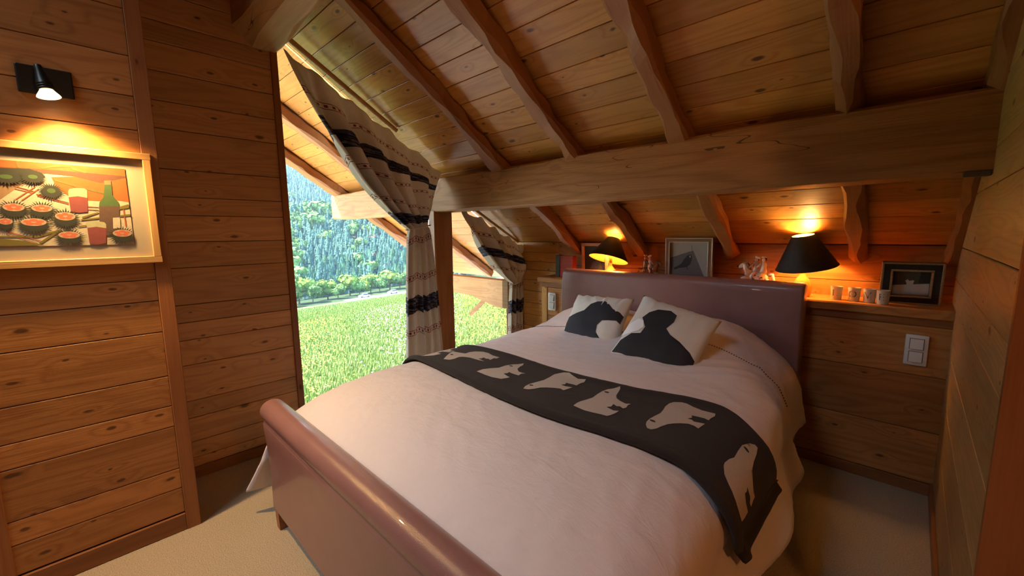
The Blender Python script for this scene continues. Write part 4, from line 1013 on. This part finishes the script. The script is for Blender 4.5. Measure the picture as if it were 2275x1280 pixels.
frame_thing('framed_photo', 'black and gilt frame with a small snow photograph in the corner by partition', cxp, .238, .222, 3.005, .10, .10, .048, .028, (M['frame_black'], M['frame_gilt']),
            [([(-.08, .040), (.08, .040), (.08, .182), (-.08, .182)], P_mid), ([(-.08, .040), (.08, .040), (.08, .112), (-.08, .095)], P_white),
             ([(.03, .112), (.08, .115), (.08, .175), (.035, .175)], P_dk),
             ([(a * .9 - .002, b * .95 + .004) for a, b in local(pp_['figure'], cxp)], P_white)], cat='photo')

# red and black box at the left end of the ledge
bx = empty('box', (-2.20, 2.95, ZS)); tag(bx, 'upright red box with a black side at the left end of the ledge', 'box')
MB().bevbox(-2.276, -2.10, 2.93, 2.985, ZS, 1.150, .002).build('case', M['red_box'], bx)
MB().bevbox(-2.283, -2.236, 2.926, 2.99, ZS, 1.152, .002).build('spine', M['black_shade'], bx)

# porcelain figures: a horse with two riders each
def figurine(x, y, face, label, s, white):
    root = empty('porcelain_figurine', (x, y, ZS)); tag(root, label, 'figurine', 'horse and rider figurines')
    def P(a, b, c): return (x + face * a * s, y + b * s, ZS + c * s)
    body = M['porcelain'] if white else M['porcelain_brown']
    hb = MB()
    hb.ball(P(0, 0, .095), (.058 * s, .026 * s, .034 * s)); hb.ball(P(.050, 0, .110), (.026 * s, .021 * s, .034 * s))
    hb.tube([P(.050, 0, .115), P(.068, 0, .145), P(.074, 0, .165), P(.082, 0, .172)], [.022 * s, .018 * s, .015 * s, .012 * s], 12)
    hb.ball(P(.092, 0, .160), (.024 * s, .011 * s, .012 * s), rot=Matrix.Rotation(face * .75, 3, 'Y'))
    hb.tube([P(.070, 0, .178), P(.068, 0, .190)], [.005 * s, .001], 6)
    for a, b in ((.045, .012), (-.04, .012), (-.052, -.012)):
        hb.tube([P(a, b, .085), P(a + .005, b, .045), P(a - .002, b, .004)], [.013 * s, .009 * s, .008 * s], 10)
    hb.tube([P(.050, -.012, .090), P(.086, -.012, .082), P(.094, -.012, .050)], [.011 * s, .008 * s, .006 * s], 10)
    hb.tube([P(-.055, 0, .110), P(-.078, 0, .112), P(-.086, 0, .080), P(-.078, 0, .030)], [.008 * s, .009 * s, .010 * s, .006 * s], 10)
    hb.build('horse', body, root, smooth=True)
    MB().lathe([(.001, 0), (.030 * s, 0), (.032 * s, .012 * s), (.026 * s, .05 * s), (.016 * s, .085 * s), (.001, .09 * s)], P(-.005, 0, 0), 16).build('rock_base', M['porcelain'], root, smooth=True)
    mn = MB(); mn.tube([P(.064, -.004, .178), P(.052, -.006, .158), P(.040, -.004, .130)], [.008 * s, .011 * s, .007 * s], 8); mn.build('mane', M['porcelain_brown'], root, smooth=True)
    sp2 = MB()
    for a, c in ((.012, .104), (-.012, .098), (-.024, .092), (.020, .080)): sp2.ball(P(a, -.024, c), (.008 * s, .004 * s, .004 * s), 8, 5)
    sp2.build('spots', M['porcelain_black'], root, smooth=True)
    for k, (a, cl, hat) in enumerate(((.012, M['porcelain_pink'], 'bonnet'), (-.028, M['porcelain'] if white else M['porcelain_brown'], 'cap'))):
        r_ = MB(); r_.loft([[P(a + rr_ * math.cos(t), rr_ * .8 * math.sin(t), h) for t in [2*PI*i/12 for i in range(12)]] for rr_, h in ((.022, .115), (.020, .135), (.015, .150), (.019, .172), (.013, .184), (.006, .190))])
        r_.tube([P(a + .012, -.014, .176), P(a + .026, -.018, .160), P(a + .034, -.012, .150)], [.006 * s, .005 * s, .004 * s], 8)
        r_.tube([P(a, -.022, .122), P(a + .012, -.028, .098), P(a + .010, -.028, .075)], [.009 * s, .007 * s, .005 * s], 8)
        rider = r_.build('rider', cl, root, smooth=True)
        MB().ball(P(a, -.002, .200), (.011 * s, .011 * s, .013 * s)).build('head', M['porcelain_pink'], root, smooth=True)
        MB().ball(P(a - .004, .003, .203), (.012 * s, .0115 * s, .013 * s)).build('hair', M['porcelain_black'], root, smooth=True)
        if hat == 'bonnet': MB().ball(P(a - .006, .002, .213), (.017 * s, .014 * s, .009 * s), rot=Matrix.Rotation(face * -.5, 3, 'Y')).build('bonnet', M['porcelain'], root, smooth=True)
        else: MB().lathe([(.001, .012 * s), (.012 * s, .010 * s), (.015 * s, .003 * s), (.014 * s, 0), (.001, 0)], P(a, 0, .212), 16).build('cap', M['porcelain'], root, smooth=True)
    return root
figurine(-.700, 2.985, -1, 'white porcelain horse with two riders left of the bright lamp', 1.03, True)
figurine(-1.437, 2.985, 1, 'brown and white porcelain horse with riders between left lamp and bird picture', .97, False)

# switches
def switch(x0, x1, z0, z1, label):
    root = empty('light_switch', ((x0 + x1) / 2, YL, z0)); tag(root, label, 'light switch', 'white double switches')
    y = YL - .004
    MB().bevbox(x0, x1, y - .012, y + .004, z0, z1, .005).build('plate', M['white_plastic'], root, smooth='auto')
    w, h = x1 - x0, z1 - z0
    for k in (0, 1):
        za = z0 + h * (.13 + .42 * k)
        mb = MB(); xa, xc = x0 + w * .22, x1 - w * .22
        mb.prism([(y - .012, za), (y - .024, za), (y - .0145, za + h * .32), (y - .012, za + h * .32)], 0, xa, xc); mb.build('rocker', M['white_plastic'], root)
        MB().bevbox(xa - .003, xc + .003, y - .0128, y - .011, za - .003, za + h * .32 + .003, .0004).build('rocker_gap', M['switch_gap'], root)
    return root
switch(.010, .096, .667, .823, 'white double light switch on the dark panel right of the bed')
switch(-2.312, -2.226, .665, .823, 'white double light switch on the ledge end left of headboard')

# ---- unseen pendant lamps, added for brightness and warm light
def pendant(x, y, z, watts, label, col=(1, .66, .33)):
    root = empty('added_pendant', (x, y, z)); tag(root, label, 'lamp')
    MB().lathe([(.10, 0), (.13, .02), (.11, .10), (.05, .17), (.02, .19)], (x, y, z), 28, caps=False).build('shade', M['frame_pink'], root, smooth='auto')
    MB().tube([(x, y, z + .18), (x, y, z + .9)], .004, 6).build('cord', M['metal_dark'], root)
    MB().ball((x, y, z + .06), .035).build('bulb', M['bulb_warm'], root, smooth=True)
    l = bpy.data.lights.new('lamp_light', 'POINT'); o = bpy.data.objects.new('lamp_light', l); COL.objects.link(o)
    l.energy = watts; l.color = col; l.shadow_soft_size = .06; o.location = (x, y, z - .02)
    o.parent = root; o.matrix_parent_inverse = Matrix.Translation(-root.location)
pendant(-1.72, -1.85, 1.85, PEND1_W, 'unseen pendant lamp added for light behind the foot of the bed')
pendant(1.05, .35, 1.95, PEND2_W, 'unseen pendant lamp added beyond the partition for warm light on the bed', (1, .43, .12))

# ================================================================== OUTSIDE
def leafy(name, cols, rough=.8, scale=1.2, transl=.0):
    m, nt, b = new_mat(name); N = nt.nodes; L = nt.links
    tc = N.new('ShaderNodeTexCoord'); n = N.new('ShaderNodeTexNoise'); n.inputs['Scale'].default_value = scale; n.inputs['Detail'].default_value = 5; n.inputs['Roughness'].default_value = .65
    L.new(tc.outputs['Object'], n.inputs['Vector'])
    oi = N.new('ShaderNodeObjectInfo')
    cr = N.new('ShaderNodeValToRGB'); E = cr.color_ramp.elements
    E[0].position = .30; E[0].color = (*cols[0], 1); E[1].position = .72; E[1].color = (*cols[-1], 1)
    for i, c in enumerate(cols[1:-1]):
        e = E.new(.30 + .42 * (i + 1) / (len(cols) - 1)); e.color = (*c, 1)
    L.new(n.outputs['Fac'], cr.inputs[0])
    hs = N.new('ShaderNodeHueSaturation'); L.new(cr.outputs[0], hs.inputs['Color'])
    mr = N.new('ShaderNodeMapRange'); L.new(oi.outputs['Random'], mr.inputs['Value']); mr.inputs['To Min'].default_value = .75; mr.inputs['To Max'].default_value = 1.25
    L.new(mr.outputs[0], hs.inputs['Value']); L.new(hs.outputs[0], b.inputs['Base Color'])
    b.inputs['Roughness'].default_value = rough; b.inputs['Specular IOR Level'].default_value = .15
    return m
M['meadow'] = leafy('meadow_turf', ((.075, .115, .025), (.12, .165, .042), (.19, .22, .075)), scale=.35)
M['forest_floor'] = leafy('forest_floor', ((.02, .045, .02), (.05, .09, .03)), scale=.05)
M['grass'] = leafy('grass_blades', ((.13, .205, .045), (.21, .28, .08), (.32, .37, .14)), scale=2)
M['flower_y'] = plain('yellow_petals', (.80, .60, .02), .7); M['flower_w'] = plain('white_petals', (.78, .74, .72), .7)
M['leaf_a'] = leafy('broad_leaves_bright', ((.07, .14, .02), (.16, .28, .04), (.28, .40, .08)), scale=.9)
M['leaf_b'] = leafy('broad_leaves_mid', ((.04, .10, .025), (.10, .20, .05), (.20, .32, .09)), scale=.9)
M['needle_a'] = leafy('conifer_needles_blue', ((.015, .050, .045), (.035, .095, .075), (.08, .17, .12)), scale=.7)
M['needle_b'] = leafy('conifer_needles_green', ((.02, .065, .035), (.05, .13, .06), (.11, .22, .09)), scale=.7)
M['bark'] = plain('bark', (.10, .065, .04), .9)
M['road'] = plain('pale_gravel', (.50, .47, .43), .9, noise_amt=.1, noise_scale=2)
M['bounce_strip'] = plain('pale_bounce_ground', (.50, .50, .50), .9, noise_amt=.12, noise_scale=14)
M['car_paint'] = plain('white_car_paint', (.70, .72, .75), .3, coat=.5); M['car_glass'] = plain('car_glass', (.02, .03, .04), .1)

RK = [0, 150, 178, 190, 225, 265, 288, 312, 345, 380, 520, 660, 840, 1100, 1500]
RZ = [0, 0, -1.2, -.5, 15, 33, 37, 33, 30, 40, 90, 132, 215, 360, 560]     # height above the level valley floor
def ground(x, y):
    r = -x
    if r <= 150: return -1.314 + .1579 * x + .0188 * y + .05 * noise.noise(Vector((x * .12, y * .12, 1)))
    base = -1.314 - .1579 * 150 + .0188 * y * max(.3, 1 - (r - 150) / 300)
    h = smooth_interp(r, RK, RZ)
    k = min(1, (r - 150) / 60)
    ca = y / r
    h *= 1 + .10 * math.sin(ca * 9 + r * .012) * k
    return base + h + k * 5 * noise.noise(Vector((x * .012, y * .012, 3)))
# ground sheet
rows = [-2.9 - .6 * i for i in range(30)] + [-21 - 3 * i for i in range(43)] + [-150 - 6 * i for i in range(1, 40)] + [-400 - 25 * i for i in range(40)]
v = []; f = []; NC = 60
for x in rows:
    r = -x; ya = -.35 * r - 14; yb_ = 1.7 * r + 20
    for i in range(NC):
        y = ya + (yb_ - ya) * i / (NC - 1); v.append((x, y, ground(x, y)))
for j in range(len(rows) - 1):
    for i in range(NC - 1):
        a = j * NC + i; f.append((a, a + 1, a + NC + 1, a + NC))
mid = next(j for j, x in enumerate(rows) if x < -152)
gm = MB().add(v[:(mid + 1) * NC], [q for q in f if max(q) < (mid + 1) * NC]); gr = gm.build('ground', M['meadow'], None, smooth=True); tag(gr, kind='structure')
hm = MB(); hm.v = v; hm.f = [q for q in f if min(q) >= mid * NC]; hm.m = [0] * len(hm.f)
hl = hm.build('hillside', M['forest_floor'], None, smooth=True); tag(hl, kind='structure')

# unseen pale terrace along the house, added to bounce sunlight indoors
tv = []; tf = []
for i in range(14):
    x = -2.95 - .45 * i
    for j in range(30):
        y = -8 + .8 * j; tv.append((x, y, ground(x, y) + .09))
for i in range(13):
    for j in range(29): a = i * 30 + j; tf.append((a, a + 1, a + 31, a + 30))
te = MB().add(tv, tf).build('bounce_strip', M['bounce_strip'], None, smooth=True); tag(te, kind='structure')

# road strip
rv = []; rf = []
for i in range(22):
    y = 68 + 5 * i; xa = -151.5; z = ground(xa, y) + .25
    rv += [(xa, y, z), (xa - 4.2, y, ground(xa - 4.2, y) + .5)]
for i in range(21): rf.append((2*i, 2*i + 1, 2*i + 3, 2*i + 2))
rd_ = MB().add(rv, rf).build('road', M['road'], None); tag(rd_, kind='structure')

rng = np.random.default_rng(5)
def stuff_mesh(name, V, Fq, mat, label, cat, nper):
    me = bpy.data.meshes.new(name)
    nv = len(V); nf = len(Fq)
    me.vertices.add(nv); me.vertices.foreach_set('co', V.astype(np.float32).ravel())
    k = Fq.shape[1]
    me.loops.add(nf * k); me.loops.foreach_set('vertex_index', Fq.astype(np.int32).ravel())
    me.polygons.add(nf); me.polygons.foreach_set('loop_start', np.arange(0, nf * k, k, dtype=np.int32)); me.polygons.foreach_set('loop_total', np.full(nf, k, dtype=np.int32))
    me.update(); me.validate(); me.materials.append(mat)
    o = bpy.data.objects.new(name, me); COL.objects.link(o); tag(o, label, cat, kind='stuff'); return o
def gz(x, y): return -1.314 + .1579 * x + .0188 * y
def scatter(n, rmin, rmax, pw):
    r = rmin + (rmax - rmin) * rng.random(n) ** pw
    a = rng.uniform(.15, 1.25, n)
    x = -r; y = a * r + rng.normal(0, .6, n)
    return x, y
# grass: three-blade tufts
n = 70000
x, y = scatter(n, 8.5, 148, 1.9); d = np.hypot(x, y)
h = rng.uniform(.10, .26, n) * (1 + d / 90); w = .008 + d * .0013
V = np.zeros((n, 9, 3)); ang = rng.uniform(0, 2 * np.pi, n)
for b_ in range(3):
    a = ang + b_ * 2.1; lean = rng.uniform(.1, .5, n) * h
    V[:, b_*3, 0] = x - w * np.sin(a); V[:, b_*3, 1] = y + w * np.cos(a); V[:, b_*3, 2] = gz(x, y) - .03
    V[:, b_*3+1, 0] = x + w * np.sin(a); V[:, b_*3+1, 1] = y - w * np.cos(a); V[:, b_*3+1, 2] = gz(x, y) - .03
    V[:, b_*3+2, 0] = x + lean * np.cos(a); V[:, b_*3+2, 1] = y + lean * np.sin(a); V[:, b_*3+2, 2] = gz(x, y) + h
F_ = np.arange(n * 9).reshape(-1, 3)
stuff_mesh('meadow_grass', V.reshape(-1, 3), F_, M['grass'], 'tall green meadow grass on the slope outside the window', 'grass', 3)
# flowers: small four-sided domes in drifts
def flowers(name, n, mat, size, thr, seed, label, rmin, rmax):
    x, y = scatter(n * 3, rmin, rmax, 1.2)
    keep = np.array([noise.noise(Vector((a * .22 * 12 / max(12, -a), b * .22 * 12 / max(12, -a), seed))) + rng.uniform(-.25, .25) > thr for a, b in zip(x, y)])
    x, y = x[keep][:n], y[keep][:n]; n = len(x)
    d = np.hypot(x, y); s = size * (.7 + .6 * rng.random(n)) * (1 + d / 40); z = gz(x, y) + rng.uniform(.12, .34, n)
    V = np.zeros((n, 5, 3))
    for k in range(4):
        a = k * np.pi / 2 + .4; V[:, k, 0] = x + s * math.cos(a); V[:, k, 1] = y + s * math.sin(a); V[:, k, 2] = z
    V[:, 4, 0] = x; V[:, 4, 1] = y; V[:, 4, 2] = z + s * .7
    o = np.arange(n)[:, None, None] * 5
    F_ = (np.array([[0, 1, 4], [1, 2, 4], [2, 3, 4], [3, 0, 4]])[None] + o).reshape(-1, 3)
    stuff_mesh(name, V.reshape(-1, 3), F_, mat, label, 'flowers', 4)
flowers('yellow_flowers', 6500, M['flower_y'], .022, .08, 21, 'drifts of yellow buttercups in the near meadow', 6, 55)
flowers('white_flowers', 2400, M['flower_w'], .024, .10, 37, 'scattered white blossoms in the meadow', 6, 60)

# ---- trees
def ico(sub):
    bm = bmesh.new(); bmesh.ops.create_icosphere(bm, subdivisions=sub, radius=1)
    bm.verts.index_update(); v = [tuple(a.co) for a in bm.verts]; f = [tuple(b.index for b in q.verts) for q in bm.faces]; bm.free(); return v, f
def crown_mesh(seed, leaves=300, size=.085):
    """crown of a broadleaf tree: leaf clusters filling a lumpy egg"""
    rr = random.Random(seed); mb = MB()
    lobes = [(0, 0, .60, .33)] + [(.24 * math.cos(a), .24 * math.sin(a), rr.uniform(.38, .78), rr.uniform(.17, .25)) for a in [rr.uniform(0, 6.28) for _ in range(6)]]
    for k in range(leaves):
        lx, ly, lz, lr = rr.choice(lobes)
        d = Vector((rr.gauss(0, 1), rr.gauss(0, 1), rr.gauss(0, 1))).normalized()
        c = Vector((lx, ly, lz)) + d * lr * rr.uniform(.75, 1.05)
        n = (d + Vector((rr.uniform(-.6, .6), rr.uniform(-.6, .6), rr.uniform(-.3, .8)))).normalized()
        a = n.orthogonal().normalized(); b = n.cross(a); q = size * rr.uniform(.6, 1.3); r_ = rr.uniform(0, 6)
        mb.add([c + q * (math.cos(r_ + t) * a + math.sin(r_ + t) * b) for t in (0, 1.6, 3.1, 4.7)], [(0, 1, 2, 3)])
    iv, jf = ico(1)
    for lx, ly, lz, lr in lobes: mb.add([(lx + p[0] * lr * .82, ly + p[1] * lr * .82, lz + p[2] * lr * .82) for p in iv], jf)
    return mb
def conifer_mesh(seed, tiers=8, seg=9):
    rr = random.Random(seed); mb = MB()
    for t in range(tiers):
        z0 = .06 + .80 * t / tiers; z1 = z0 + .34 * (1 - t / tiers * .55); r_ = .185 * (1 - t / tiers) ** .85 + .02
        v = [(0, 0, min(1, z1))]
        for i in range(seg):
            a = 2 * PI * i / seg + rr.uniform(-.2, .2); q = r_ * (1 + rr.uniform(-.3, .3)) * (1 if i % 2 else .72)
            v.append((q * math.cos(a), q * math.sin(a), z0 + rr.uniform(-.03, .02)))
        mb.add(v, [(0, 1 + i, 1 + (i + 1) % seg) for i in range(seg)])
    mb.tube([(0, 0, 0), (0, 0, .3)], .018, 5)
    return mb
def mesh_of(mb, name, mat):
    o = mb.build(name, mat, None, smooth=False); me = o.data; bpy.data.objects.remove(o); return me
crowns = [mesh_of(crown_mesh(s, 700, .052), 'crown', M['leaf_a' if s % 2 else 'leaf_b']) for s in range(4)]
trunk = mesh_of(MB().tube([(0, 0, -.05), (.01, 0, .25), (0, .01, .5)], [.03, .022, .014], 7), 'trunk', M['bark'])
round_far = [mesh_of(crown_mesh(20 + s, 150, .10), 'tree', M['leaf_a' if s % 2 else 'leaf_b']) for s in range(3)]
firs = [mesh_of(conifer_mesh(s), 'tree', M['needle_a' if s % 3 else 'needle_b']) for s in range(5)]
rt = random.Random(3)
# row of broadleaf trees by the road: crown and trunk
spots = [(163, .30, 9.5), (170, .335, 12), (166, .365, 8), (172, .40, 9), (168, .425, 6.5), (174, .455, 10.5), (170, .48, 7), (175, .51, 9.5), (171, .535, 8), (176, .565, 10), (172, .595, 8.5), (176, .63, 9), (170, .665, 8), (176, .26, 11)]
ORD = ['first', 'second', 'third', 'fourth', 'fifth', 'sixth', 'seventh', 'eighth', 'ninth', 'tenth', 'eleventh', 'twelfth', 'thirteenth', 'fourteenth']
order = sorted(range(len(spots)), key=lambda q: spots[q][1])
for i, (r, k, hgt) in enumerate(spots):
    x, y = -r, r * k
    t = empty('broadleaf_tree', (x, y, ground(x, y) - .2)); t.scale = (hgt * rt.uniform(.95, 1.2), hgt * rt.uniform(.95, 1.2), hgt); t.rotation_euler.z = rt.uniform(0, 6)
    tag(t, '%s broadleaf tree counted from the left in the row beside the road' % ORD[order.index(i)], 'tree', 'row of broadleaf trees by the road')
    for nm, me in (('crown', crowns[i % 4]), ('trunk', trunk)):
        c = bpy.data.objects.new(nm, me); COL.objects.link(c); c.parent = t
# hillside forest: the ones that show largest as single trees, the rest joined
cand = []
rt2 = random.Random(11)
for band, (r0, r1, n_, kind) in enumerate(((186, 300, 1500, 0), (345, 760, 1900, 1))):
    for _ in range(n_):
        r = r0 + (r1 - r0) * rt2.random() ** (1 if band == 0 else 1.1); k = rt2.uniform(.20, .74)
        cand.append((r, k, band))
cand.sort()
many = []
n_single = 0
for r, k, band in cand:
    x, y = -r, r * k
    patch = noise.noise(Vector((x * .02, y * .02, 8.8)))
    crest = band == 0 and r > 252
    is_round = (crest and patch > -.25) or patch > .42 or (band == 0 and k < .345 and patch > -.1)
    hgt = rt2.uniform(4.5, 7.5) if is_round else rt2.uniform(7, 11.5)
    if band == 1: hgt *= 1.15
    if n_single < 286 and .25 < k < .69:
        me = rt2.choice(round_far) if is_round else rt2.choice(firs)
        o = bpy.data.objects.new('hillside_broadleaf_tree' if is_round else 'conifer_tree', me); COL.objects.link(o)
        o.location = (x, y, ground(x, y) - .4); sc = hgt * rt2.uniform(.95, 1.15); o.scale = (sc, sc, hgt); o.rotation_euler.z = rt2.uniform(0, 6)
        if is_round: tag(o, 'round-crowned green tree among the conifers on the near forest slope', 'tree', 'broadleaf trees on the slope')
        else: tag(o, 'tall dark blue-green conifer on the near forest slope', 'tree', 'conifers on the slope')
        n_single += 1
    else: many.append((x, y, hgt, is_round))
for _ in range(2600):
    r = rt2.uniform(186, 300) if rt2.random() < .35 else rt2.uniform(345, 980); k = rt2.choice((rt2.uniform(-.05, .22), rt2.uniform(.70, 1.25), rt2.uniform(.2, .72)))
    many.append((-r, r * k, rt2.uniform(8, 13), rt2.random() < .12))
def joined(name, src, items, mat, label):
    Vs = []; Fs = []; o = 0
    src[0].calc_loop_triangles(); tri = np.array([p.vertices[:] for p in src[0].loop_triangles])
    pv = np.array([v_.co[:] for v_ in src[0].vertices])
    for x, y, h_, _r in items:
        a = rt2.uniform(0, 6); c, s_ = math.cos(a), math.sin(a); sc = h_ * rt2.uniform(.9, 1.15)
        q = np.stack([(pv[:, 0] * c - pv[:, 1] * s_) * sc + x, (pv[:, 0] * s_ + pv[:, 1] * c) * sc + y, pv[:, 2] * h_ + ground(x, y) - .4], 1)
        Vs.append(q); Fs.append(tri + o); o += len(pv)
    return stuff_mesh(name, np.concatenate(Vs), np.concatenate(Fs), mat, label, 'trees', 3)
joined('distant_conifers', [firs[1]], [m_ for m_ in many if not m_[3]], M['needle_a'], 'countless blue-green conifers covering the far mountainside')
joined('distant_broadleaf_trees', [round_far[1]], [m_ for m_ in many if m_[3]], M['leaf_b'], 'lighter round-crowned trees scattered through the far forest')

# parked cars by the road
def car(x, y, rz, label):
    root = empty('car', (x, y, ground(x, y) + .45)); root.rotation_euler.z = rz; tag(root, label, 'car', 'cars by the road')
    def put(mb, nm, mt_):
        o = mb.build(nm, mt_, None, smooth='auto'); o.parent = root; return o
    prof = [(-2.1, .3), (-2.1, .75), (-1.5, .95), (-.9, 1.0), (1.4, 1.0), (2.05, .85), (2.1, .3)]
    b = MB(); b.prism(prof, 1, -.85, .85); put(b, 'body', M['car_paint'])
    b = MB(); b.loft([[(-1.0, -.8, 1.0), (1.6, -.8, 1.0), (1.6, .8, 1.0), (-1.0, .8, 1.0)], [(-.4, -.68, 1.48), (1.2, -.68, 1.48), (1.2, .68, 1.48), (-.4, .68, 1.48)]]); put(b, 'cabin', M['car_glass'])
    b = MB(); b.bevbox(-.42, 1.22, -.69, .69, 1.46, 1.52, .02); put(b, 'car_roof', M['car_paint'])
    for wx in (-1.35, 1.35):
        for wy in (-.82, .82):
            b = MB(); b.tube([(wx, wy - .1, .32), (wx, wy + .1, .32)], .32, 14); put(b, 'wheel', M['car_glass'])
car(-155.5, 76.5, 1.5, 'small pale car on the road, the one nearer the left of the window')
car(-154.5, 88.5, 1.7, 'small pale car on the road, the one nearer the curtain')

# ---- thin blue haze hanging over the valley and the forest
hz, nt, b = new_mat('valley_haze'); nt.nodes.remove(b)
vsn = nt.nodes.new('ShaderNodeVolumeScatter'); vsn.inputs['Color'].default_value = (.55, .78, 1, 1); vsn.inputs['Density'].default_value = .00035; vsn.inputs['Anisotropy'].default_value = .1
nt.links.new(vsn.outputs[0], nt.nodes['Material Output'].inputs['Volume'])
hzo = MB().box(-1450, -80, -700, 2300, -120, 700).build('haze', hz); tag(hzo, 'thin blue haze over the forested valley', 'haze', kind='stuff')
